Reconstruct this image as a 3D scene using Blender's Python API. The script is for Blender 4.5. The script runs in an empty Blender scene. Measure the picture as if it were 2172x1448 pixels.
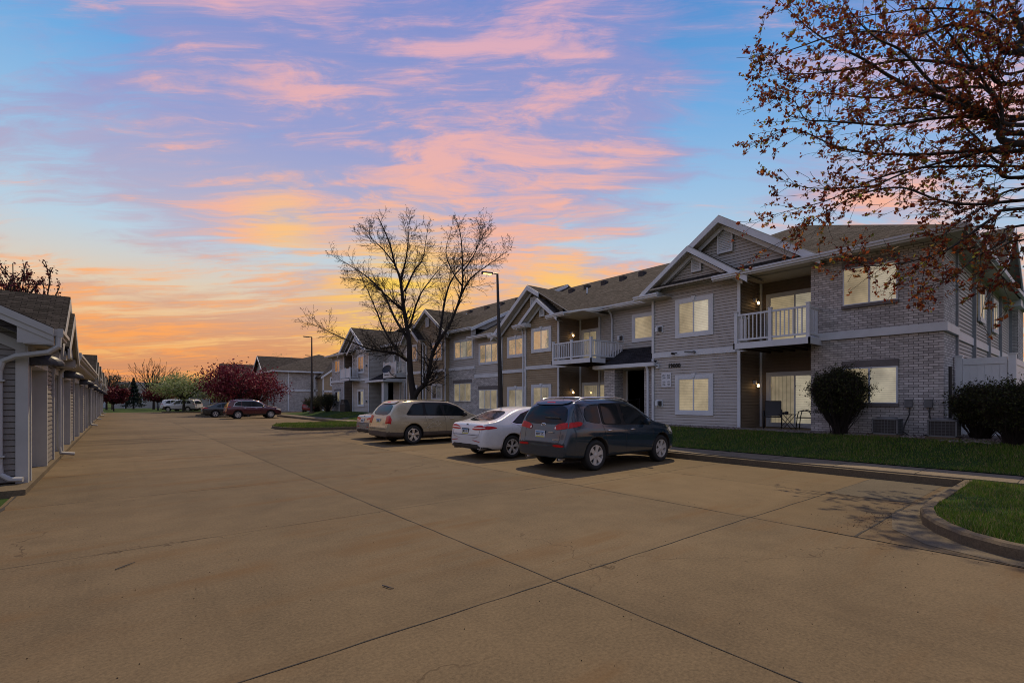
import bpy, bmesh, math, random
import numpy as np
from mathutils import Vector, Matrix, geometry
from mathutils.bvhtree import BVHTree
R = math.radians
random.seed(7); np.random.seed(7)
scene = bpy.context.scene
COL = scene.collection

# ------------------------------------------------------------------ camera
F = 1023.0
TH = math.atan(836/1023)
SN, CS = math.sin(TH), math.cos(TH)
EYE = 1.7
cam_d = bpy.data.cameras.new('camera'); cam = bpy.data.objects.new('camera', cam_d)
COL.objects.link(cam); scene.camera = cam
cam_d.sensor_width = 36; cam_d.lens = 36*F/2172
cam_d.shift_y = 124/2172
cam_d.clip_start = .05; cam_d.clip_end = 3000
cam.location = (0, 0, EYE)
fwd = Vector((SN, CS, 0))
cam.rotation_euler = (R(90), 0, math.atan2(-SN, CS))

# ------------------------------------------------------------------ sun
SUN_AZ, SUN_EL = R(38.8), R(57.5)
sd = bpy.data.lights.new('sun', 'SUN'); sun = bpy.data.objects.new('sun', sd); COL.objects.link(sun)
sd.energy = 3.5; sd.angle = R(.55); sd.color = (1.0, .79, .50)
sv = Vector((math.cos(SUN_AZ)*math.cos(SUN_EL), math.sin(SUN_AZ)*math.cos(SUN_EL), math.sin(SUN_EL)))
sun.rotation_euler = sv.to_track_quat('Z', 'Y').to_euler()
sun.location = (20, 20, 40)

scene.view_settings.view_transform = 'Standard'
scene.view_settings.look = 'None'
scene.view_settings.exposure = 0
scene.view_settings.gamma = 1
scene.cycles.filter_width = 1.0
scene.cycles.transparent_max_bounces = 16

def lin(c, a=1):
    o = []
    for v in c:
        v = v/255
        o.append(v/12.92 if v <= .04045 else ((v+.055)/1.055)**2.4)
    return (*o, a)

# ------------------------------------------------------------------ node helper
class NT:
    def __init__(s, nt): s.nt = nt; s.n = nt.nodes; s.l = nt.links
    def new(s, t, **k):
        n = s.n.new(t)
        for a, b in k.items(): setattr(n, a, b)
        return n
    def set(s, sock, v):
        if isinstance(v, bpy.types.NodeSocket): s.l.new(v, sock)
        elif v is not None: sock.default_value = v
    def math(s, op, a, b=None, c=None, clamp=False):
        n = s.new('ShaderNodeMath', operation=op); n.use_clamp = clamp
        s.set(n.inputs[0], a)
        if b is not None: s.set(n.inputs[1], b)
        if c is not None: s.set(n.inputs[2], c)
        return n.outputs[0]
    def vmath(s, op, a, b=None):
        n = s.new('ShaderNodeVectorMath', operation=op); s.set(n.inputs[0], a)
        if b is not None: s.set(n.inputs[1], b)
        return n.outputs['Value'] if op in ('DOT_PRODUCT', 'LENGTH') else n.outputs[0]
    def comb(s, x, y, z):
        n = s.new('ShaderNodeCombineXYZ'); s.set(n.inputs[0], x); s.set(n.inputs[1], y); s.set(n.inputs[2], z); return n.outputs[0]
    def sep(s, v):
        n = s.new('ShaderNodeSeparateXYZ'); s.l.new(v, n.inputs[0]); return n.outputs
    def noise(s, vec, scale, detail=4, rough=.55, dist=0, out='Fac'):
        n = s.new('ShaderNodeTexNoise'); s.set(n.inputs['Vector'], vec)
        n.inputs['Scale'].default_value = scale; n.inputs['Detail'].default_value = detail
        n.inputs['Roughness'].default_value = rough; n.inputs['Distortion'].default_value = dist
        return n.outputs[out]
    def voro(s, vec, scale, out='Distance', feature='F1'):
        n = s.new('ShaderNodeTexVoronoi', feature=feature); s.set(n.inputs['Vector'], vec)
        n.inputs['Scale'].default_value = scale; return n.outputs[out]
    def ramp(s, fac, stops, interp='LINEAR'):
        n = s.new('ShaderNodeValToRGB'); s.set(n.inputs[0], fac); cr = n.color_ramp; cr.interpolation = interp
        while len(cr.elements) < len(stops): cr.elements.new(.5)
        for e, (p, c) in zip(cr.elements, stops):
            e.position = p; e.color = c if not isinstance(c, (int, float)) else (c, c, c, 1)
        return n.outputs[0]
    def mix(s, f, a, b, mode='MIX'):
        n = s.new('ShaderNodeMix', data_type='RGBA', blend_type=mode)
        s.set(n.inputs[0], f); s.set(n.inputs[6], a); s.set(n.inputs[7], b); return n.outputs[2]
    def mapr(s, v, a, b, c=0, d=1, smooth=True):
        n = s.new('ShaderNodeMapRange'); n.interpolation_type = 'SMOOTHSTEP' if smooth else 'LINEAR'
        s.set(n.inputs[0], v)
        for i, x in enumerate((a, b, c, d)): n.inputs[i+1].default_value = x
        return n.outputs[0]

# ------------------------------------------------------------------ sky
world = bpy.data.worlds.new('World'); scene.world = world; world.use_nodes = True
w = NT(world.node_tree); w.n.clear()
tc = w.new('ShaderNodeTexCoord').outputs['Generated']
d = w.vmath('NORMALIZE', tc)
dx = w.vmath('DOT_PRODUCT', d, (CS, -SN, 0))      # towards the houses
dy = w.vmath('DOT_PRODUCT', d, (SN, CS, 0))       # along the lane
dz = w.sep(d)[2]
el = w.math('MAXIMUM', dz, 0)
base = w.ramp(el, [(0, lin((238, 160, 84))), (.06, lin((243, 176, 104))), (.12, lin((243, 192, 132))), (.19, lin((224, 206, 182))),
                   (.27, lin((188, 209, 225))), (.38, lin((156, 194, 228))), (.5, lin((112, 170, 224))), (.64, lin((70, 138, 206))), (1, lin((56, 106, 180)))])
pale = w.mix(w.mapr(dx, .25, .8), base, w.ramp(el, [(0, lin((222, 190, 150))), (.12, lin((205, 200, 185))), (.22, lin((170, 200, 226))), (.5, lin((84, 152, 224))), (1, lin((56, 106, 180)))]))
den = w.math('ADD', dz, .10)
px = w.math('DIVIDE', dx, den); py = w.math('DIVIDE', dy, den)
tw = w.math('ADD', px, w.math('MULTIPLY', py, -.12))
cA = w.comb(w.math('MULTIPLY', tw, .50), py, 0)
warp = w.noise(cA, 1.1, 4, .55, 0, 'Color')
cA2 = w.vmath('ADD', cA, w.vmath('MULTIPLY', warp, (.9, 1.1, 0)))
n1 = w.noise(cA2, 2.6, 12, .66, .2)
n2 = w.noise(w.vmath('ADD', cA2, (7.3, 2.1, 0)), 1.25, 10, .62, .3)
cF = w.vmath('ADD', w.comb(w.math('MULTIPLY', tw, .22), w.math('MULTIPLY', py, 1.0), 0), w.vmath('MULTIPLY', warp, (.35, .45, 0)))
n3 = w.noise(w.vmath('ADD', cF, (3.3, 9.1, 0)), 9.0, 10, .66, .3)
band = w.noise(w.vmath('ADD', cA2, (1.7, 5.5, 0)), .5, 3, .5)
lav = w.ramp(el, [(0, lin((196, 132, 100))), (.10, lin((214, 150, 112))), (.18, lin((212, 170, 150))), (.27, lin((190, 182, 200))), (.45, lin((152, 157, 206))), (.7, lin((118, 138, 204)))])
def blob(pxl, pyl, power):
    v = Vector((CS*(pxl-1086)+SN*F, -SN*(pxl-1086)+CS*F, 848-pyl)).normalized()
    return w.math('POWER', w.math('MAXIMUM', w.vmath('DOT_PRODUCT', d, tuple(v)), 0), power)
def cover(lst):
    c = None
    for (bx_, by_, pw_, gn_) in lst:
        q_ = w.math('MULTIPLY', blob(bx_, by_, pw_), gn_); c = q_ if c is None else w.math('ADD', c, q_)
    return c
cov = cover([(1130, 520, 90, .035), (900, 250, 18, .022), (620, 330, 60, .02), (1330, 340, 110, .05), (120, 640, 60, .04), (1130, 610, 200, .04), (560, 520, 200, .05), (1200, 60, 120, .03),
             (150, 430, 110, -.08), (1600, 240, 130, -.09), (1480, 40, 200, -.05), (1480, 450, 110, -.06), (480, 640, 200, -.04), (640, 720, 200, -.04), (60, 130, 100, -.05)])
cvl = cover([(600, 260, 25, .13), (1100, 300, 25, .12), (1000, 560, 60, .08), (150, 300, 90, .10), (400, 760, 90, .05), (150, 440, 150, -.15), (1600, 240, 130, -.12), (30, 60, 80, -.08), (1500, 430, 120, -.12)])
mixn = w.math('ADD', cov, w.math('ADD', w.math('ADD', w.math('MULTIPLY', n1, .52), w.math('MULTIPLY', n3, .48)), w.math('MULTIPLY', w.math('SUBTRACT', band, .5), .10)))
vn = w.math('ADD', cvl, w.math('ADD', n2, w.math('MULTIPLY', w.math('SUBTRACT', n3, .5), .40)))
c1 = w.mix(w.mapr(vn, .40, .58, 0, .88), pale, lav)
pink = w.ramp(el, [(0, lin((250, 158, 86))), (.1, lin((252, 166, 92))), (.2, lin((254, 178, 118))), (.3, lin((250, 182, 152))), (.42, lin((238, 180, 172))), (.6, lin((222, 174, 190))), (.8, lin((190, 160, 205)))])
streak = w.math('ADD', w.mapr(mixn, .480, .600, 0, .84), w.mapr(mixn, .41, .53, 0, .12))
fil = w.noise(w.vmath('ADD', cF, (1.3, 4.4, 0)), 16, 8, .66, .4)
streak = w.math('MULTIPLY', streak, w.mapr(w.math('ADD', w.math('MULTIPLY', fil, .6), w.math('MULTIPLY', n2, .4)), .38, .56, .50, 1.0))
c2 = w.mix(streak, c1, pink)
def glow(pxl, pyl, power, gain):
    v = Vector((CS*(pxl-1086)+SN*F, -SN*(pxl-1086)+CS*F, 848-pyl)).normalized()
    dt = w.math('MAXIMUM', w.vmath('DOT_PRODUCT', d, tuple(v)), 0)
    return w.math('MULTIPLY', w.math('POWER', dt, power), gain)
g = w.math('ADD', w.math('ADD', glow(860, 630, 160, 1.0), glow(1190, 660, 260, .8)), w.math('ADD', glow(600, 480, 500, .38), glow(740, 720, 300, .5)))
gm = w.math('MULTIPLY', g, w.mapr(mixn, .44, .60, .12, 1.0))
c3 = w.mix(w.math('MINIMUM', gm, .9), c2, lin((255, 214, 92)))
back = w.mapr(dy, -.5, .35, 1.0, 1.0)            # uniform: sky behind the camera kept at full strength to light the facade
east = w.ramp(el, [(0, lin((62, 66, 80))), (.10, lin((88, 92, 116))), (.2, lin((160, 160, 190))), (.4, lin((190, 196, 218))), (1, lin((150, 170, 205)))])  # unseen sky behind the camera, its low band darkened to deepen reflections
c4 = w.mix(w.mapr(dy, -.6, .15, .85, 0), c3, east)
low = w.mapr(dz, -.03, 0, 0, 1)
bg = w.new('ShaderNodeBackground'); w.l.new(c4, bg.inputs[0]); w.l.new(w.math('MULTIPLY', back, w.math('MULTIPLY', low, 1.0)), bg.inputs[1])
wo = w.new('ShaderNodeOutputWorld'); w.l.new(bg.outputs[0], wo.inputs[0])

# ------------------------------------------------------------------ materials
def new_mat(name):
    m = bpy.data.materials.new(name); m.use_nodes = True
    t = NT(m.node_tree); b = m.node_tree.nodes['Principled BSDF']
    return m, t, b
def bump(t, b, h, dist=.01, strength=1.0):
    n = t.new('ShaderNodeBump'); n.inputs['Strength'].default_value = strength; n.inputs['Distance'].default_value = dist
    t.set(n.inputs['Height'], h); t.l.new(n.outputs[0], b.inputs['Normal'])
def pos(t): return t.new('ShaderNodeNewGeometry').outputs['Position']
def plain(name, c, rough=.6, metal=0, var=.12, scale=6, coat=0, bmp=0, spec=.5):
    m, t, b = new_mat(name)
    if var:
        o = t.new('ShaderNodeTexCoord').outputs['Object']
        n = t.noise(o, scale, 5, .6)
        lo = tuple(x*(1-var) for x in c[:3])+(1,); hi = tuple(min(1, x*(1+var)) for x in c[:3])+(1,)
        t.l.new(t.ramp(n, [(.3, lo), (.7, hi)]), b.inputs['Base Color'])
        if bmp: bump(t, b, t.noise(o, scale*8, 4, .6), bmp)
    else: b.inputs['Base Color'].default_value = (*c[:3], 1)
    b.inputs['Roughness'].default_value = rough; b.inputs['Metallic'].default_value = metal
    b.inputs['Coat Weight'].default_value = coat; b.inputs['Coat Roughness'].default_value = .03
    b.inputs['Specular IOR Level'].default_value = spec
    return m
def emis(name, c, s):
    m, t, b = new_mat(name); b.inputs['Base Color'].default_value = (*c[:3], 1)
    b.inputs['Emission Color'].default_value = (*c[:3], 1); b.inputs['Emission Strength'].default_value = s
    return m

def siding_mat(name, c):
    m, t, b = new_mat(name)
    p = pos(t); s = t.sep(p)
    q = t.comb(t.math('MULTIPLY', t.math('ADD', s[0], s[1]), .25), t.math('FLOOR', t.math('DIVIDE', s[2], .115)), 0)
    n = t.noise(q, 1.7, 3, .5); g_ = t.noise(p, 1.1, 5, .6); st = t.noise(t.vmath('MULTIPLY', p, (9, 9, .6)), 1, 4, .6)
    f = t.math('ADD', t.math('MULTIPLY', n, .45), t.math('ADD', t.math('MULTIPLY', g_, .35), t.math('MULTIPLY', st, .25)))
    t.l.new(t.ramp(f, [(.3, tuple(x*.80 for x in c)+(1,)), (.75, tuple(x*1.15 for x in c)+(1,))]), b.inputs['Base Color'])
    b.inputs['Roughness'].default_value = .62
    bump(t, b, t.noise(t.vmath('MULTIPLY', p, (6, 6, 90)), 1, 3, .6), .0012)
    return m
def brick_mat(name, c, mortar):
    m, t, b = new_mat(name)
    gn = t.new('ShaderNodeNewGeometry'); s = t.sep(gn.outputs['Position']); nn = t.sep(gn.outputs['True Normal'])
    f = t.math('GREATER_THAN', t.math('ABSOLUTE', nn[0]), .5)
    h = t.math('ADD', t.math('MULTIPLY', s[1], f), t.math('MULTIPLY', s[0], t.math('SUBTRACT', 1, f)))
    v = t.comb(h, s[2], 0)
    br = t.new('ShaderNodeTexBrick'); t.l.new(v, br.inputs['Vector'])
    br.offset = .5; br.inputs['Scale'].default_value = 1
    br.inputs['Brick Width'].default_value = .215; br.inputs['Row Height'].default_value = .071
    br.inputs['Mortar Size'].default_value = .0075; br.inputs['Mortar Smooth'].default_value = .15; br.inputs['Bias'].default_value = 0
    br.inputs['Color1'].default_value = tuple(x*.74 for x in c)+(1,); br.inputs['Color2'].default_value = tuple(x*1.2 for x in c)+(1,)
    br.inputs['Mortar'].default_value = (*mortar, 1)
    n = t.noise(gn.outputs['Position'], .9, 6, .65); n2_ = t.noise(gn.outputs['Position'], 14, 4, .6)
    k = t.math('ADD', t.mapr(n, .3, .7, .80, 1.1, False), t.mapr(n2_, .3, .7, -.10, .12, False))
    t.l.new(t.mix(1, br.outputs['Color'], t.comb(k, k, k), 'MULTIPLY'), b.inputs['Base Color'])
    b.inputs['Roughness'].default_value = .85
    bump(t, b, t.math('SUBTRACT', t.math('MULTIPLY', n2_, .3), br.outputs['Fac']), .006)
    return m
def shingle_mat(name, c, vr=.3):
    m, t, b = new_mat(name)
    gn = t.new('ShaderNodeNewGeometry'); s = t.sep(gn.outputs['Position']); nn = t.sep(gn.outputs['True Normal'])
    f = t.math('GREATER_THAN', t.math('ABSOLUTE', nn[0]), t.math('ABSOLUTE', nn[1]))
    h = t.math('ADD', t.math('MULTIPLY', s[1], f), t.math('MULTIPLY', s[0], t.math('SUBTRACT', 1, f)))
    v = t.comb(h, t.math('MULTIPLY', s[2], 2.0), 0)
    br = t.new('ShaderNodeTexBrick'); t.l.new(v, br.inputs['Vector']); br.offset = .37; br.offset_frequency = 2
    br.inputs['Scale'].default_value = 1; br.inputs['Brick Width'].default_value = .24; br.inputs['Row Height'].default_value = .105
    br.inputs['Mortar Size'].default_value = .008; br.inputs['Bias'].default_value = 0
    br.inputs['Color1'].default_value = tuple(x*(1-vr) for x in c)+(1,); br.inputs['Color2'].default_value = tuple(x*(1+vr) for x in c)+(1,)
    br.inputs['Mortar'].default_value = tuple(x*.3 for x in c)+(1,)
    n = t.noise(gn.outputs['Position'], 26, 3, .7); n2_ = t.noise(gn.outputs['Position'], .8, 5, .6)
    k = t.math('MULTIPLY', t.mapr(n, .3, .7, .55, 1.45, False), t.mapr(n2_, .3, .7, .85, 1.12, False))
    t.l.new(t.mix(1, br.outputs['Color'], t.comb(k, k, k), 'MULTIPLY'), b.inputs['Base Color'])
    b.inputs['Roughness'].default_value = .95; b.inputs['Specular IOR Level'].default_value = .08
    bump(t, b, t.math('ADD', br.outputs['Fac'], t.math('MULTIPLY', n, .7)), .008)
    return m
def concrete_mat(name, c, stains_shadows=True, sc=1.0):
    m, t, b = new_mat(name); p = pos(t)
    big = t.noise(p, .22*sc, 6, .6); mid = t.noise(p, 1.6, 6, .65); fine = t.noise(p, 38, 4, .75); streak_ = t.noise(t.vmath('MULTIPLY', p, (.10, .9, 1)), 1.6, 6, .62)
    k = t.math('ADD', t.mapr(big, .3, .7, .78, 1.17, False), t.math('ADD', t.mapr(mid, .3, .7, -.13, .13, False), t.mapr(fine, .3, .7, -.30, .30, False)))
    col = t.mix(1, (*c, 1), t.comb(k, k, k), 'MULTIPLY')
    if stains_shadows:
        ss = t.sep(p); cu_ = t.math('ADD', t.math('GREATER_THAN', ss[0], 3.2), t.math('ADD', t.math('GREATER_THAN', ss[0], 7.1), t.math('GREATER_THAN', ss[0], 10.05)))
        cell = t.comb(cu_, t.math('FLOOR', t.math('DIVIDE', t.math('ADD', ss[1], .45), 3.77)), 0)
        wn = t.new('ShaderNodeTexWhiteNoise'); t.l.new(cell, wn.inputs['Vector'])
        kk = t.math('ADD', .86, t.math('MULTIPLY', wn.outputs['Value'], .26)); col = t.mix(1, col, t.comb(kk, kk, t.math('MULTIPLY', kk, .98)), 'MULTIPLY')
        stall = t.math('MULTIPLY', t.mapr(ss[0], 7.0, 7.2), t.mapr(ss[1], 2, 3)); col = t.mix(t.math('MULTIPLY', stall, .35), col, (c[0]*1.30, c[1]*1.22, c[2]*.98, 1))
        # rust marks run across the lane
        f = t.math('MULTIPLY', t.mapr(streak_, .48, .66), t.mapr(t.noise(p, .5, 3), .40, .58))
        col = t.mix(t.math('MULTIPLY', f, .6), col, (c[0]*.90, c[1]*.66, c[2]*.38, 1))
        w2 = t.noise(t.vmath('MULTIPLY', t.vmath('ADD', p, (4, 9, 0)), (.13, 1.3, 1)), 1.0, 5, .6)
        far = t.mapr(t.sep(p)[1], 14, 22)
        col = t.mix(t.math('MULTIPLY', t.math('MULTIPLY', t.mapr(w2, .54, .62), far), .6), col, (c[0]*.40, c[1]*.38, c[2]*.36, 1))  # tree-branch shadows painted into the concrete as dark streaks across the far lane
        sp = t.voro(p, 5.5); sp2 = t.noise(p, 2.2, 3)
        col = t.mix(t.math('MULTIPLY', t.math('LESS_THAN', sp, .03), t.mapr(sp2, .5, .62)), col, (c[0]*.3, c[1]*.26, c[2]*.22, 1))
        blot = t.mapr(t.noise(t.vmath('ADD', p, (31, 3, 0)), .85, 4, .5), .62, .74)
        col = t.mix(t.math('MULTIPLY', blot, .28), col, (c[0]*.6, c[1]*.56, c[2]*.52, 1))
        oil = t.math('MULTIPLY', t.mapr(t.voro(t.vmath('ADD', p, t.vmath('MULTIPLY', t.noise(p, 3, 3, .6, 0, 'Color'), (.25, .25, 0))), .42), .16, .05), t.mapr(t.noise(p, .35, 2), .46, .6))
        col = t.mix(t.math('MULTIPLY', oil, .42), col, (c[0]*.40, c[1]*.38, c[2]*.38, 1))
        tyre = t.math('MULTIPLY', t.mapr(t.noise(t.vmath('MULTIPLY', p, (2.6, .05, 1)), 1.0, 4, .6), .52, .66), t.mapr(t.noise(p, .3, 3), .4, .62))
        col = t.mix(t.math('MULTIPLY', tyre, .22), col, (c[0]*.5, c[1]*.5, c[2]*.5, 1))
        cu2 = t.math('PINGPONG', t.math('ADD', ss[1], .42), 1.885); jd = t.math('MULTIPLY', t.mapr(cu2, .10, 0), t.mapr(mid, .35, .65))
        col = t.mix(t.math('MULTIPLY', jd, .25), col, (c[0]*.5, c[1]*.45, c[2]*.4, 1))
        hair = t.voro(t.vmath('ADD', p, t.vmath('MULTIPLY', t.noise(p, 1.2, 4, .6, 0, 'Color'), (1.1, 1.1, 0))), .23, 'Distance', 'DISTANCE_TO_EDGE')
        col = t.mix(t.math('MULTIPLY', t.math('MULTIPLY', t.math('LESS_THAN', hair, .0016), t.mapr(big, .47, .55)), .65), col, (c[0]*.35, c[1]*.3, c[2]*.25, 1))
    t.l.new(col, b.inputs['Base Color'])
    b.inputs['Roughness'].default_value = .85; b.inputs['Specular IOR Level'].default_value = .22
    bump(t, b, t.math('ADD', fine, t.math('MULTIPLY', mid, .8)), .003)
    return m
def paint_mat(name, c, metal=0, rough=.35, dirt=.25):
    m, t, b = new_mat(name); o = t.new('ShaderNodeTexCoord').outputs['Object']
    n = t.noise(o, 2.5, 6, .65); z = t.sep(o)[2]
    dm = t.math('MULTIPLY', t.mapr(z, .1, .75, 1, .15), t.mapr(n, .35, .7))
    t.l.new(t.mix(t.math('MULTIPLY', dm, dirt), (*c, 1), (.14, .12, .10, 1)), b.inputs['Base Color'])
    t.l.new(t.mapr(n, .3, .7, rough*.75, rough*1.3), b.inputs['Roughness'])
    b.inputs['Metallic'].default_value = metal; b.inputs['Coat Weight'].default_value = .8; b.inputs['Coat Roughness'].default_value = .06
    return m
def leaf_mat(name, cols, trans=.25, rough=.6):
    m, t, b = new_mat(name)
    oi = t.new('ShaderNodeNewGeometry').outputs['Random Per Island']
    n = len(cols)
    t.l.new(t.ramp(oi, [((i+.5)/n, (*c, 1)) for i, c in enumerate(cols)]), b.inputs['Base Color'])
    b.inputs['Roughness'].default_value = rough; b.inputs['Specular IOR Level'].default_value = .2
    tr = t.new('ShaderNodeBsdfTranslucent'); t.l.new(t.ramp(oi, [((i+.5)/n, (*c, 1)) for i, c in enumerate(cols)]), tr.inputs[0])
    mx = t.new('ShaderNodeMixShader'); mx.inputs[0].default_value = trans
    t.l.new(b.outputs[0], mx.inputs[1]); t.l.new(tr.outputs[0], mx.inputs[2])
    t.l.new(mx.outputs[0], m.node_tree.nodes['Material Output'].inputs[0])
    return m
def bark_mat(name, c, sc=9):
    m, t, b = new_mat(name); o = pos(t)
    n = t.noise(t.vmath('MULTIPLY', o, (1, 1, .35)), sc, 6, .7)
    t.l.new(t.ramp(n, [(.3, tuple(x*.5 for x in c)+(1,)), (.7, tuple(x*1.5 for x in c)+(1,))]), b.inputs['Base Color'])
    b.inputs['Roughness'].default_value = .9; bump(t, b, n, .015); return m
def glass_mat(name, tint=(1, 1, 1), rough=.02, ior=1.5, boost=1.0):
    m, t, b = new_mat(name); t.n.remove(b)
    tr = t.new('ShaderNodeBsdfTransparent'); tr.inputs[0].default_value = (*tint, 1)
    gl = t.new('ShaderNodeBsdfGlossy'); gl.inputs['Roughness'].default_value = rough
    o = pos(t); nb = t.new('ShaderNodeBump'); nb.inputs['Distance'].default_value = .02; nb.inputs['Strength'].default_value = .5
    t.l.new(t.noise(o, 2.2, 3, .5), nb.inputs['Height']); t.l.new(nb.outputs[0], gl.inputs['Normal'])
    fr = t.new('ShaderNodeFresnel'); fr.inputs[0].default_value = ior
    mx = t.new('ShaderNodeMixShader'); t.l.new(t.math('MULTIPLY', fr.outputs[0], boost, clamp=True), mx.inputs[0])
    t.l.new(tr.outputs[0], mx.inputs[1]); t.l.new(gl.outputs[0], mx.inputs[2])
    t.l.new(mx.outputs[0], m.node_tree.nodes['Material Output'].inputs[0]); return m
def blind_mat(name, c, es, pitch=.05, vertical=False, slat=.35):
    m, t, b = new_mat(name); p = pos(t); s = t.sep(p)
    co = t.math('ADD', s[0], s[1]) if vertical else s[2]
    fr = t.math('FRACT', t.math('DIVIDE', co, pitch))
    k = t.math('MULTIPLY', t.mapr(fr, 0, .35, 1-slat, 1), t.mapr(t.noise(p, 1.1, 4, .6), .3, .7, .62, 1.25, False))
    col = t.mix(1, (*c, 1), t.comb(k, k, k), 'MULTIPLY')
    t.l.new(col, b.inputs['Base Color']); t.l.new(col, b.inputs['Emission Color'])
    b.inputs['Emission Strength'].default_value = es; b.inputs['Roughness'].default_value = .7; return m

SID_G = siding_mat('grey_siding', (.43, .42, .40))
SID_T = siding_mat('tan_siding', (.32, .255, .165))
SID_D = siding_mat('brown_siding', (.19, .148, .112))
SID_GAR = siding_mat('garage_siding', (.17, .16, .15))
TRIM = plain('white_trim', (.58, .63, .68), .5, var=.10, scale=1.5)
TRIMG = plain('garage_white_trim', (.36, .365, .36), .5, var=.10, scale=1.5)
SOFFIT = plain('soffit_white', (.42, .40, .34), .6, var=.06)
BRICK = brick_mat('grey_brick', (.50, .485, .475), (.16, .152, .148))
LINTEL = plain('grey_lintel', (.14, .13, .13), .8, var=.15)
SHING = shingle_mat('brown_grey_shingles', (.056, .050, .046), .45)
SHING_D = shingle_mat('dark_shingles', (.035, .033, .035), .3)
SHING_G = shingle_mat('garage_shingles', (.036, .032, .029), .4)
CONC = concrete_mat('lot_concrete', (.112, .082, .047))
KERB = concrete_mat('kerb_concrete', (.115, .090, .058), False)
WALK = concrete_mat('walk_concrete', (.17, .138, .098), False)
JOINT = plain('joint_tar', (.018, .015, .012), .9, var=.3, scale=20)
DARK = plain('dark_void', (.035, .03, .027), .8, var=0)
BLACKM = plain('black_metal', (.016, .016, .018), .45, var=.1)
BLACKP = plain('black_plastic', (.02, .02, .022), .5, var=.1)
CHROME = plain('chrome', (.75, .75, .76), .2, metal=.8, var=0)
STEEL = plain('alloy', (.60, .58, .55), .35, metal=.35, var=.08)
RUBBER = plain('rubber', (.013, .013, .013), .8, var=.2)
WOODD = plain('dark_wood', (.045, .028, .018), .8, var=.5, scale=3)
WINGLASS = glass_mat('window_glass', (.96, .97, .97), .015, 1.5, .36)
CARGLASS = plain('car_glass', (.008, .012, .014), .05, var=0, spec=.24)
REDGL = plain('red_lens', (.44, .004, .006), .3, var=.25, scale=14, coat=.15, spec=.25)
WHITEGL = plain('white_lens', (.7, .68, .62), .12, var=0, coat=1)
BL_WARM = blind_mat('warm_blind', (.62, .50, .30), .40, .062, slat=.38)
BL_PALE = blind_mat('pale_blind', (.70, .62, .45), .42, .062, slat=.38)
BL_CURT = blind_mat('curtain', (.60, .50, .33), .30, .13, True, .45)
BL_DARK = blind_mat('unlit_room', (.035, .035, .038), 0, .4)
BL_BLUE = blind_mat('blue_grey_blind', (.20, .23, .26), .10, .06)
BULB = emis('warm_bulb', (1, .62, .25), 9)
GREYBOX = plain('grey_box', (.12, .13, .14), .5, var=.15)
SIGNW = plain('sign_white', (.62, .66, .72), .5, var=.04)
INK = plain('black_ink', (.008, .008, .008), .6, var=0)

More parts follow.
